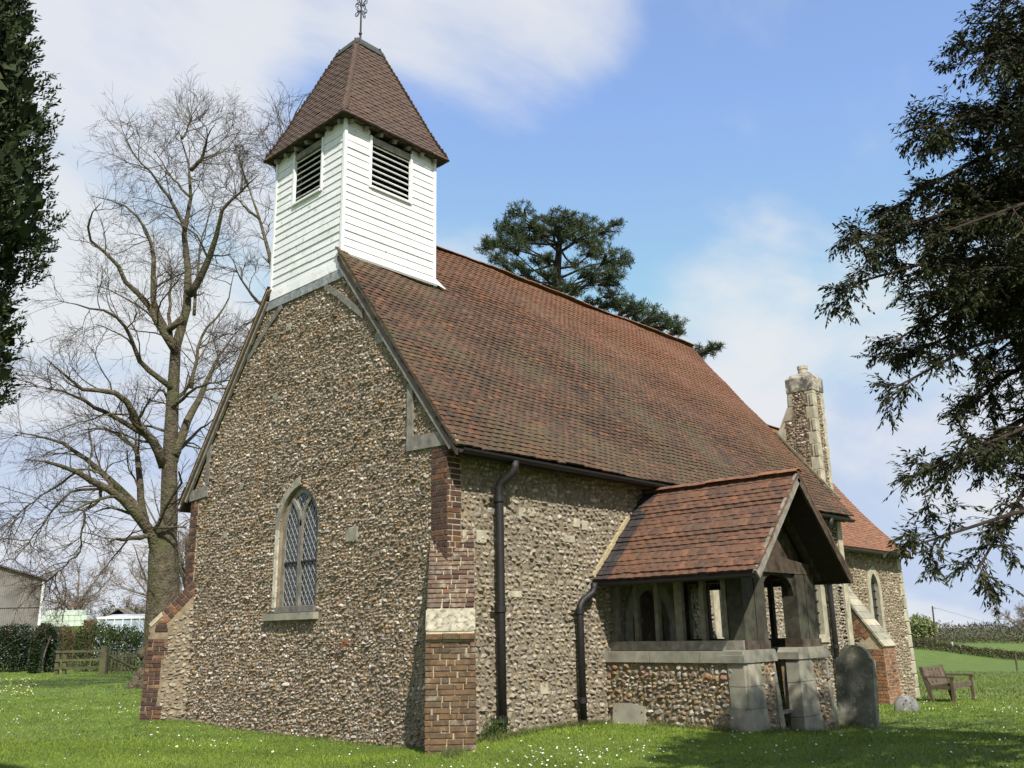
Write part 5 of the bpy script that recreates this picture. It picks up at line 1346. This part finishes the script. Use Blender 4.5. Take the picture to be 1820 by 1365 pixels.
# bench facing south
bench = thing('bench', 'weathered wooden bench with slatted back standing on the grass', 'bench')
BW = pmat('bench_wood', [(0.108, 0.080, 0.053), (0.128, 0.094, 0.061), (0.092, 0.070, 0.048)], var=.3, scale=7, fine=60, bump=.4)
B0 = np.array([15.12, -1.42]); BL, BD = 1.48, .56
def bz(x, y): return float(gz(x, y))
zf = bz(15.7, -1.2) + .02
def bb(name, c, sz, R=I3): return MB().box(c, sz, R).build(name, BW, bench)
for x_ in (B0[0] + .04, B0[0] + BL - .04):
    bb('leg', (x_, B0[1] + .04, zf + .25), (.07, .07, .60))
    MB().bar((x_, B0[1] + BD - .03, zf - .04), (x_, B0[1] + BD + .17, zf + .80), .07, .08, up=(0, -1, .2)).build('leg', BW, bench)
    bb('armrest', (x_, B0[1] + .30, zf + .57), (.09, .68, .045))
    bb('side_rail', (x_, B0[1] + .32, zf + .33), (.05, .60, .09))
bb('seat_rail', (B0[0] + BL / 2, B0[1] + .05, zf + .36), (BL - .1, .045, .11))
for i in range(5): bb('seat_slat', (B0[0] + BL / 2, B0[1] + .08 + i * .115, zf + .425 - .02 * i), (BL - .1, .098, .028))
bk = unit((0, .25, .96))
for i, h in enumerate((.44, .58, .72)):
    # back boards with pairs of cut-out holes
    c = np.array([B0[0] + .08, B0[1] + BD - .03 + .20 * (h / .80) - .03, zf + h])
    hol = []
    for hx in (.32, .55, .82, 1.05):
        hol.append([(hx - .035, -.022), (hx + .035, -.022), (hx + .035, .022), (hx - .035, .022)])
    MB().prism([(0, -.072), (BL - .16, -.072), (BL - .16, .072), (0, .072)], c, X_, bk, unit((0, -.96, .25)), .028, holes=hol if i else hol[:2]).build('back_board', BW, bench)

# =================================================================== BACKGROUND, LEFT
def hedge(name, label, pts, w, h, n, mat, L=.11, Wd=.06, cat='hedge', kind=None, z0=0.0, rough=.18):
    """leafy hedge along a line of ground points"""
    t = thing(name, label, cat)
    P = np.array(pts, float); seg = np.linalg.norm(np.diff(P, axis=0), axis=1); tot = seg.sum()
    d = np.concatenate([[0], np.cumsum(seg)])
    s_ = rng.uniform(0, tot, n); X = np.interp(s_, d, P[:, 0]); Y = np.interp(s_, d, P[:, 1])
    dirv = unit(np.stack([np.interp(np.minimum(s_ + .1, tot), d, P[:, 0]) - np.interp(np.maximum(s_ - .1, 0), d, P[:, 0]), np.interp(np.minimum(s_ + .1, tot), d, P[:, 1]) - np.interp(np.maximum(s_ - .1, 0), d, P[:, 1])], -1))
    nrm = np.stack([-dirv[:, 1], dirv[:, 0]], -1)
    hh = h * (1 + rough * np.sin(s_ * 1.3 + 1) * .5 + rough * np.sin(s_ * 3.7) * .35 + rough * .25 * np.sin(s_ * 9.1))
    ang = rng.uniform(0, PI, n); rad = 1 - .28 * rng.random(n) ** 1.5
    off = np.sign(np.cos(ang)) * np.abs(np.cos(ang)) ** .6 * rad * w / 2
    z = z0 + (np.abs(np.sin(ang)) ** .6) * rad * hh + rng.normal(0, .04, n)
    low = rng.random(n) < .45
    z = np.where(low, rng.uniform(0, 1, n) * hh * .85 + z0, z); off = np.where(low, np.sign(off) * w / 2 * (.85 + .18 * np.sin(s_ * 2.9)), off)
    C = np.stack([X + nrm[:, 0] * off, Y + nrm[:, 1] * off, gz(X, Y) + z], -1)
    D = np.stack([nrm[:, 0] * np.sign(off), nrm[:, 1] * np.sign(off), np.full(n, .3)], -1) + rng.normal(0, .7, (n, 3))
    cards(MB(), C, D, L * rng.uniform(.7, 1.3, n), Wd * rng.uniform(.7, 1.3, n)).build('foliage', mat, t, kind='stuff')
    k = max(4, int(tot * 1.6)); sx = rng.uniform(0, tot, k); bx_ = np.stack([np.interp(sx, d, P[:, 0]), np.interp(sx, d, P[:, 1])], -1); st = np.column_stack([bx_, gz(bx_[:, 0], bx_[:, 1])])
    Q = np.stack([st, st + np.column_stack([rng.normal(0, .1, (k, 2)), np.full(k, h * .5)]), st + np.column_stack([rng.normal(0, .25, (k, 2)), np.full(k, h * .9)])], 1)
    MB().tubes(Q, np.tile([.03, .02, .008], (k, 1)), 4).build('stems', FARTWIG, t, kind='stuff')
    return t
HEDGE_D = leafmat('laurel_leaf', [(.018, .034, .012), (.026, .045, .015), (.014, .026, .011), (.04, .06, .022)], rough=.45, spec=.4)
HEDGE_G = leafmat('hedge_leaf', [(.040, .066, .016), (.060, .088, .022), (.032, .052, .014), (.075, .10, .028)])
HEDGE_B = leafmat('brown_scrub', [(.10, .065, .035), (.13, .085, .045), (.08, .06, .034), (.07, .075, .03)])
hedge('laurel_hedge', 'dark glossy hedge along the left of the lawn', [spot(-140, 49)[:2], spot(0, 48.5)[:2], spot(60, 48)[:2]], 2.0, 2.05, 24000, HEDGE_D, L=.13, Wd=.075)
hedge('laurel_bush', 'dark bush with pale leaves at the end of the left hedge', [spot(72, 46)[:2], spot(88, 46)[:2]], 1.6, 1.95, 9000, leafmat('holly_leaf', [(.018, .034, .012), (.03, .05, .018), (.014, .026, .011), (.10, .13, .06)], rough=.4, spec=.4), L=.12, Wd=.07, cat='bush')
hedge('clipped_hedge', 'green clipped hedge with rounded top behind the wooden gate', [spot(152, 47)[:2], spot(200, 47)[:2], spot(262, 47)[:2]], 2.2, 2.15, 14000, HEDGE_G, L=.10, Wd=.055)
hedge('scrub', 'brown scrub between the dark hedge and the clipped hedge', [spot(98, 52)[:2], spot(150, 52)[:2]], 2.4, 2.0, 9000, HEDGE_B, L=.14, Wd=.03, cat='scrub')
hedge('brown_thicket', 'tall brown thicket behind the bales and tunnel', [spot(50, 150)[:2], spot(130, 150)[:2], spot(270, 150)[:2]], 8, 5.6, 18000, HEDGE_B, L=.5, Wd=.08, cat='thicket', rough=.5)
hedge('field_thicket', 'dull olive thicket filling the gap behind the lime trunk', [spot(200, 100)[:2], spot(390, 100)[:2]], 6, 4.4, 14000, leafmat('olive_scrub', [(.085, .085, .04), (.11, .10, .05), (.09, .07, .045)]), L=.45, Wd=.07, cat='thicket', rough=.5)

# gate, post and rails
GW = pmat('gate_wood', [(0.078, 0.069, 0.039), (0.096, 0.084, 0.048), (0.066, 0.060, 0.036)], var=.3, scale=6, bump=.3, patch=[((.10, .12, .04), 2, .45, .65, .6)])
def wpt(px, depth, z): q = spot(px, depth); q[2] = gz(q[0], q[1]) + z; return q
rf = thing('rail_fence', 'old wooden rail fence between the dark bush and the gate post', 'fence')
for px in (108, 121): MB().bar(wpt(px, 43, -.2), wpt(px, 43, 1.05), .16, .14, up=FH).build('post', GW, rf)
for zz2 in (.28, .62, 1.0): MB().bar(wpt(103, 42.9, zz2), wpt(189, 42.9, zz2), .05, .10).build('rail', GW, rf)
o = MB().bar(wpt(189, 42, -.2), wpt(189, 42, 1.22), .27, .22, up=FH).build('gate_post', GW); o['label'] = 'stout green stained timber post beside the picket gate'; o['category'] = 'post'
gate = thing('picket_gate', 'weathered picket gate with a diagonal brace', 'gate')
for i in range(9): MB().bar(wpt(197 + i * 6.2, 42.6, .05), wpt(197 + i * 6.2, 42.6, .95 + .04 * (i % 2)), .085, .02, up=FH).build('picket', GW, gate)
for zz2 in (.22, .78): MB().bar(wpt(195, 42.65, zz2), wpt(249, 42.65, zz2), .03, .08).build('rail', GW, gate)
MB().bar(wpt(196, 42.55, .85), wpt(246, 42.55, .25), .025, .08).build('brace', GW, gate)

# barn
barn = thing('barn', 'grey corrugated barn with white corner pipe behind the hedge', 'barn')
bd = 76.0
rl = lambda px: float((sight(px, 1100, bd) - CAM) @ RH)
eL, eR, eA = rl(-420), rl(68), rl(-176)
ze_b, za_b = 6.35, 9.7
zw = lambda l: ze_b + (za_b - ze_b) * (1 - abs(l - eA) / (eR - eA))
_bd = unit((sight(52, 1100, 50) - CAM) * [1, 1, 0])
def bp(l, dd, z): q = CAM + FH * bd + RH * l + _bd * dd; return np.array([q[0], q[1], z])
CORR = pmat('corrugated_sheet', [(.20, .185, .165)], rough=.6, var=.2, scale=.7, bump=.1, patch=[((.13, .115, .10), .9, .45, .7, .5)])
BLOCK = pmat('barn_lower_wall', [(.36, .35, .31)], rough=.8, var=.3, scale=1.2, bump=.3, patch=[((.22, .21, .19), 1.5, .45, .65, .6)])
V = []; F = []; n_c = 260; ls = np.linspace(eL, eR, n_c)
for i, l in enumerate(ls):
    dd = .06 if i % 2 else 0
    V += [bp(l, -dd, 2.6), bp(l, -dd, 4.2), bp(l, -dd, zw(l))]
for i in range(n_c - 1):
    for k in range(2): F.append((i * 3 + k, i * 3 + 3 + k, i * 3 + 4 + k, i * 3 + 1 + k))
MB().add(V, np.array(F)).build('gable_cladding', CORR, barn)
V = []; F = []
for i, l in enumerate(ls):
    dd = .05 if i % 2 else 0; V += [bp(l, .08 - dd, -.5), bp(l, .08 - dd, 2.65)]
for i in range(n_c - 1): F.append((i * 2, i * 2 + 2, i * 2 + 3, i * 2 + 1))
MB().add(V, np.array(F)).build('lower_wall', BLOCK, barn)
MB().add([bp(eL, 0, ze_b), bp(eA, 0, za_b), bp(eR, 0, ze_b), bp(eL, 26, ze_b), bp(eA, 26, za_b), bp(eR, 26, ze_b), bp(eL, 0, -.5), bp(eR, 0, -.5), bp(eL, 26, -.5), bp(eR, 26, -.5)],
         [np.array([(7, 9, 5, 2), (6, 0, 3, 8)])]).build('side_walls', CORR, barn)
for (a_, b_) in ((eA, eR + .3), (eA, eL - .3)):
    zb_ = lambda l: za_b - (za_b - ze_b) * abs(l - eA) / (eR - eA)
    MB().add([bp(a_, -.35, za_b + .05), bp(b_, -.35, zb_(b_) + .05), bp(b_, 26.3, zb_(b_) + .05), bp(a_, 26.3, za_b + .05), bp(a_, -.35, za_b + .17), bp(b_, -.35, zb_(b_) + .17), bp(b_, 26.3, zb_(b_) + .17), bp(a_, 26.3, za_b + .17)],
             np.array([(0, 1, 2, 3), (4, 7, 6, 5), (0, 4, 5, 1), (1, 5, 6, 2), (2, 6, 7, 3), (3, 7, 4, 0)])).build('roof_slope', pmat('barn_roof_%d' % (a_ > b_), [(.13, .11, .095)], var=.2), barn)
MB().bar(bp(eL, -.09, 4.2), bp(eR, -.09, 4.2), .05, .10).build('sheet_lap', CORR, barn)
MB().tube([bp(eR + .12, -.2, -.4), bp(eR + .12, -.2, ze_b - .2)], .13, 8).build('corner_pipe', WHITE, barn)

# stacked wrapped bales
WRAP = pmat('bale_wrap', [(.50, .58, .46), (.56, .63, .52), (.46, .54, .43)], rough=.4, var=.1, scale=1.5, bump=.3, bdist=.05, fine=4, spec=.5)
bme = mesh_of('wrapped_bale', CB_V, CB_F, WRAP)
DB = 130.0; bwid = .86; bh = .74
topz = 1.437 + (1139 - 1088) / _T * DB
ORD = ['first', 'second', 'third', 'fourth', 'fifth', 'sixth', 'seventh', 'eighth']
for (px, n_, row, rn) in ((80, 6, 0, 'top'), (68, 8, 1, 'middle'), (68, 8, 2, 'lowest visible')):
    zc_ = topz - bh * (row + .5)
    l0 = float((spot(px, DB) - CAM) @ RH)
    for i in range(n_):
        c = CAM + FH * DB + RH * (l0 + (i + .5) * bwid); c[2] = zc_
        link('wrapped_bale', bme, None, matrix=mat4(c, RH, FH, Z_, (bwid * .985, 1.5, bh * .985)), label='pale green wrapped bale, %s from the left in the %s row of the stack' % (ORD[i], rn), category='bale', group='wrapped bales stacked beside the barn')
zb0 = topz - 3 * bh; c = CAM + FH * (DB + .3) + RH * (l0 + 4 * bwid)
bk_ = MB(); q0 = [(-5.5, -2), (5.5, -2), (5.5, 3), (-5.5, 3)]; q1 = [(-3.7, -.9), (3.7, -.9), (3.7, 1.4), (-3.7, 1.4)]
V = [c * [1, 1, 0] + RH * a_ + FH * b_ + Z_ * -.8 for a_, b_ in q0] + [c * [1, 1, 0] + RH * a_ + FH * b_ + Z_ * (zb0 - .004) for a_, b_ in q1]
bk_.add(V, np.array([(4, 5, 6, 7), (0, 1, 5, 4), (1, 2, 6, 5), (2, 3, 7, 6), (3, 0, 4, 7)])).build('earth_bank', GROUND, kind='structure')
cwl = MB().add([*(spot(px, 100 + dd) * [1, 1, 0] + [0, 0, z] for dd in (0, .3) for px, z in ((62, -.3), (112, -.3), (112, 2.55), (62, 3.55)))], np.array([(0, 1, 2, 3), (7, 6, 5, 4), (0, 4, 5, 1), (1, 5, 6, 2), (2, 6, 7, 3), (3, 7, 4, 0)])).build('clamp_wall', pmat('green_sheet', [(.035, .06, .05)], rough=.5, var=.2))
cwl['label'] = 'dark green sloping panel between the barn and the bales'; cwl['category'] = 'panel'
# white framed tunnel
tn = thing('polytunnel', 'low white framed polythene tunnel behind the clipped hedge', 'polytunnel')
POLY = pmat('polythene', [(.42, .48, .55)], rough=.35, var=.2, scale=.8, bump=.2, spec=.5)
DT = 84.0
def tp_(px, z, dd=0): q = spot(px, DT); q = q + FH * dd; q[2] = z; return q
MB().add([tp_(172, -.3), tp_(262, -.3), tp_(262, 3.35), tp_(172, 3.35), tp_(172, -.3, 6), tp_(262, -.3, 6), tp_(262, 3.35, 6), tp_(172, 3.35, 6), tp_(172, 3.75, 3), tp_(262, 3.75, 3)],
         [np.array([(0, 1, 2, 3), (4, 7, 6, 5), (3, 2, 9, 8), (8, 9, 6, 7)]), np.array([(0, 3, 8, 7, 4), (1, 5, 6, 9, 2)])]).build('cover', POLY, tn)
MB().bar(tp_(170, 3.38, -.06), tp_(263, 3.38, -.06), .12, .22).build('eave_rail', WHITE, tn)
for px in (172, 187, 202, 217, 232, 247, 261): MB().bar(tp_(px, 0, -.07), tp_(px, 3.3, -.07), .08, .08, up=FH).build('upright', WHITE, tn)
MB().bar(tp_(174, 3.2, -.09), tp_(181, 2.0, -.09), .05, .12, up=FH).build('brace', WHITE, tn)
sh = thing('shed', 'small shed with pitched brown roof behind the tunnel', 'shed')
MB().box(spot(215, 97) * [1, 1, 0] + [0, 0, 1.9], (2.2, 2.2, 4.0), np.column_stack([RH, FH, Z_])).build('walls', GW, sh)
for sg in (-1, 1): MB().bar(spot(215, 97) * [1, 1, 0] + RH * sg * 1.5 + [0, 0, 3.6], spot(215, 97) * [1, 1, 0] + [0, 0, 4.55], 2.6, .08).build('roof_slope', pmat('shed_roof%d' % sg, [(.20, .17, .12)], var=.3), sh)
o = MB().box(spot(160, 88) * [1, 1, 0] + [0, 0, 1.4], (1.3, .4, 3.9), np.column_stack([RH, FH, Z_])).build('brick_wall', pmat('far_brick', [(.18, .10, .08)], var=.3, scale=3)); o['label'] = 'short red brick wall between the bales and the tunnel'; o['category'] = 'wall'
# overhead cable
o = MB().tube(resample([sight(-60, 845, 33), sight(60, 884, 33), sight(170, 913, 34), sight(270, 932, 35)], 12), .012, 4).build('overhead_cable', BLACKM); o['label'] = 'thin black overhead cable crossing in front of the lime limbs'; o['category'] = 'cable'

# =================================================================== BACKGROUND, RIGHT
hedge('field_hedge', 'low brown green hedge along the far side of the field', [spot(1560, 134)[:2], spot(1700, 132)[:2], spot(1850, 128)[:2], spot(2050, 120)[:2]], 3.0, 1.15, 14000, leafmat('field_hedge_leaf', [(.075, .07, .032), (.095, .08, .04), (.06, .065, .026), (.11, .085, .05)]), L=.3, Wd=.10, rough=.10)
hedge('second_hedge', 'second thin hedge line beyond the field hedge', [spot(1560, 215)[:2], spot(1850, 212)[:2], spot(2050, 205)[:2]], 3.0, 1.3, 7000, leafmat('second_hedge_leaf', [(.085, .08, .04), (.10, .09, .05)]), L=.4, Wd=.14, rough=.12)
wd = MB()
lat = rng.uniform(120, 400, 26000); dep = 352 + rng.uniform(-12, 30, 26000)
hw_ = 8.2 * (.86 + .07 * np.sin(lat * .13) + .06 * np.sin(lat * .41 + 1) + .05 * np.sin(lat * .97)) * np.interp(lat, [120, 150, 165, 180], [.95, .95, .85, 1.0])
zz3 = hw_ * rng.random(26000) ** .75 * (.55 + .45 * np.abs(np.sin(lat * .55 + dep * .2)) ** .5)
pw_ = CAM[None] + FH[None] * dep[:, None] + RH[None] * lat[:, None]; pw_[:, 2] = gz(pw_[:, 0], pw_[:, 1]) + zz3
cards(wd, pw_, rng.normal(0, 1, (26000, 3)) + np.array([0, 0, .6]), rng.uniform(.9, 1.7, 26000), rng.uniform(.25, .5, 26000)).build('woodland', leafmat('far_wood', [(.105, .088, .072), (.115, .095, .078), (.095, .088, .062), (.088, .092, .056), (.108, .086, .075)]), kind='stuff', label='distant brown and olive wood along the skyline', category='woodland')
gt_ = thing('green_tree', 'yellow green tree at the left end of the distant wood', 'tree')
gb = spot(1634, 300); n = 5000
v_ = unit(rng.normal(0, 1, (n, 3))) * (rng.random((n, 1)) ** .4) * np.array([5.6, 5.6, 3.9]) + gb + [0, 0, 4.4]
v_ += .6 * np.sin(v_ * 1.7)
cards(MB(), v_, rng.normal(0, 1, (n, 3)), 1.0, .5).build('crown', leafmat('spring_leaf', [(.20, .23, .085), (.17, .20, .075), (.23, .25, .11)]), gt_, kind='stuff')
MB().tube([gb, gb + [0, 0, 5]], [.4, .2], 8).build('trunk', BARK, gt_)
tp = thing('telegraph_pole', 'leaning telegraph pole against the sky beyond the field', 'pole')
t0 = sight(1665, 1152, 150); t1 = sight(1657, 1077, 150)
MB().tube([t0 - [0, 0, .5], t1], [.17, .12], 8).build('pole', OAK_D, tp)
MB().bar(t1 - RH * .1 - Z_ * .3, t1 + RH * .55 - Z_ * .35, .1, .1).build('crossarm', OAK_D, tp)
MB().tube(resample([t1 + RH * .5 - Z_ * .3, sight(1730, 1100, 175), sight(1840, 1135, 230)], 8), .02, 4).build('wire', BLACKM, tp)
for px, dpt, hh_ in ((1690, 131, 1.5), (1703, 131, 1.2)):
    o = MB().bar(wpt(px, dpt, -.2), wpt(px, dpt, hh_), .22, .2, up=FH).build('hedge_post', pmat('pale_post_%d' % px, [(.42, .40, .36)], var=.2)); o['label'] = 'pale post in front of the field hedge, ' + ('taller and further left' if px == 1690 else 'shorter and further right'); o['category'] = 'post'
o = MB().bar(wpt(1798, 60, -.2), wpt(1799, 60, 1.15), .09, .09, up=FH).build('fence_post', GW); o['label'] = 'single thin dark post standing in the field'; o['category'] = 'post'

# =================================================================== GRASS AND FLOWERS
def outside(X, Y, m=.02):
    return ~(((X > -m) & (X < 13) & (Y > -m) & (Y < WN + m)) | ((X > 12.9) & (X < CE + .15) & (Y > CY - m) & (Y < 7)) | ((X > PX0 - m) & (X < PX1 + m) & (Y > PYF - m) & (Y < .2)))
def scatter(n, d0, d1, k=.74, lat=None):
    d = np.sqrt(rng.uniform(d0 * d0, d1 * d1, n)); l = rng.uniform(-k, k, n) * d
    if lat is not None: l = rng.uniform(lat[0], lat[1], n) * d
    p = CAM[None, :2] + FH[None, :2] * d[:, None] + RH[None, :2] * l[:, None]
    ok = outside(p[:, 0], p[:, 1]); return p[ok]
def blades(p, h, w):
    n = len(p); z = gz(p[:, 0], p[:, 1]); c = np.column_stack([p, z - .008])
    a = rng.uniform(0, 2 * PI, n); u_ = np.stack([np.cos(a), np.sin(a), np.zeros(n)], -1)
    hh = h * rng.uniform(.5, 1.35, n)[:, None]; lean = rng.normal(0, .55, (n, 3)); lean[:, 2] = 1
    tip = c + lean * hh
    wv = (w * rng.uniform(.7, 1.3, n))[:, None] * u_ / 2
    return np.stack([c - wv, c + wv, tip], 1)
gr = MB(); tot = []
for n, d0, d1, h, w in ((215000, 7.5, 14, .034, .010), (120000, 14, 25, .038, .017), (72000, 25, 50, .045, .036)):
    tot.append(blades(scatter(n, d0, d1), h, w))
B_ = np.concatenate(tot); gr.add(B_.reshape(-1, 3), np.arange(len(B_) * 3).reshape(-1, 3))
GRASS = pmat('grass_blade', [(0.130, 0.187, 0.017), (0.159, 0.227, 0.023), (0.104, 0.154, 0.013), (0.181, 0.233, 0.030), (0.140, 0.208, 0.019)], rough=.6, var=.35, scale=.8, bump=0, spec=.25, detail=5, patch=[((.12, .13, .045), 5, .62, .75, .5)])
gr.build('grass', GRASS, kind='stuff', label='short bright green lawn grass round the church', category='grass')
# longer grass against the walls and in the field edge
tl = []
for (x0, y0, x1, y1, n) in ((.45, -.35, 3.3, -.12, 2600), (-.12, .5, -.12, 7.0, 900), (-.75, -.85, -.3, -.5, 700), (3.3, -2.4, 3.4, -.8, 900), (6.2, -2.9, 7.2, -2.3, 700), (3.4, -2.75, 6.3, -2.6, 900)):
    t_ = rng.random(n)[:, None]; q = np.array([x0, y0]) * (1 - t_) + np.array([x1, y1]) * t_ + rng.normal(0, .06, (n, 2)); q = q[outside(q[:, 0], q[:, 1], .0)]
    tl.append(blades(q, .085, .008))
q = scatter(9000, 24, 60, lat=(.42, .75)); tl.append(blades(q, .09, .03))
B_ = np.concatenate(tl)
MB().add(B_.reshape(-1, 3), np.arange(len(B_) * 3).reshape(-1, 3)).build('long_grass', pmat('long_grass_blade', [(.09, .12, .03), (.13, .135, .05), (.075, .11, .022)], rough=.7, var=.3, scale=2, bump=0), kind='stuff', label='longer grass along the wall feet and the field edge', category='grass')
# weeds at the foot of the first downpipe
wdm = MB(); n = 900
c_ = np.array([.62, -.16, .02]) + np.abs(rng.normal(0, 1, (n, 3))) * [.10, -.05, .12]; c_[:, 0] += rng.normal(0, .12, n)
cards(wdm, c_, rng.normal(0, .6, (n, 3)) + [0, -.2, .8], .07, .014).build('weed_clump', HEDGE_G, label='clump of green weeds at the foot of the buttress and downpipe', category='weeds', kind='stuff')
# daisies in drifts
def flowers(name, label, p, rad, cols, hz=.036):
    n = len(p); z = gz(p[:, 0], p[:, 1]) + hz * rng.uniform(.7, 1.25, n); c = np.column_stack([p, z]); k = 7
    a = np.arange(k) * 2 * PI / k; tl_ = unit(np.column_stack([rng.normal(0, .35, (n, 2)) - FH[None, :2] * .25, np.ones(n)]))
    u_ = unit(np.cross(tl_, [0, 1.0, 0])); v_ = np.cross(tl_, u_); r_ = (rad * rng.uniform(.7, 1.25, n))[:, None, None]
    ring = c[:, None] + r_ * (np.cos(a)[None, :, None] * u_[:, None] + np.sin(a)[None, :, None] * v_[:, None]) * (1 - .25 * (np.arange(k) % 2))[None, :, None]
    V = np.concatenate([ring, (c + tl_ * rad * .35)[:, None]], 1); f = np.array([(i, (i + 1) % k, k) for i in range(k)])
    MB().add(V.reshape(-1, 3), (f[None] + (np.arange(n) * (k + 1))[:, None, None]).reshape(-1, 3)).build(name, pmat(name + '_petal', cols, var=.05, bump=0, rough=.7), kind='stuff', label=label, category='flowers')
dc = scatter(170, 9, 22, k=.6); dp_ = np.concatenate([dc[rng.integers(len(dc), size=430)] + rng.normal(0, .28, (430, 2)), scatter(260, 8, 24, k=.62)])
dp_ = dp_[outside(dp_[:, 0], dp_[:, 1], .05)]
bd_ = spot(1000, 11.2)[:2]; ex = bd_ + rng.normal(0, 1, (110, 2)) * [.9, .45]; ex = ex[outside(ex[:, 0], ex[:, 1], .05)]
flowers('daisies', 'white daisies scattered over the lawn', np.concatenate([dp_, ex]), .0125, [(.80, .80, .74), (.74, .74, .66)])
pc = np.array([spot(rng.uniform(-40, 75), rng.uniform(26, 38))[:2] for _ in range(170)]); pc2 = scatter(45, 10, 25, k=.6)
flowers('primroses', 'pale yellow flowers in a drift on the left of the lawn', np.concatenate([pc, pc2]), .024, [(.66, .62, .16), (.74, .70, .30)], hz=.06)
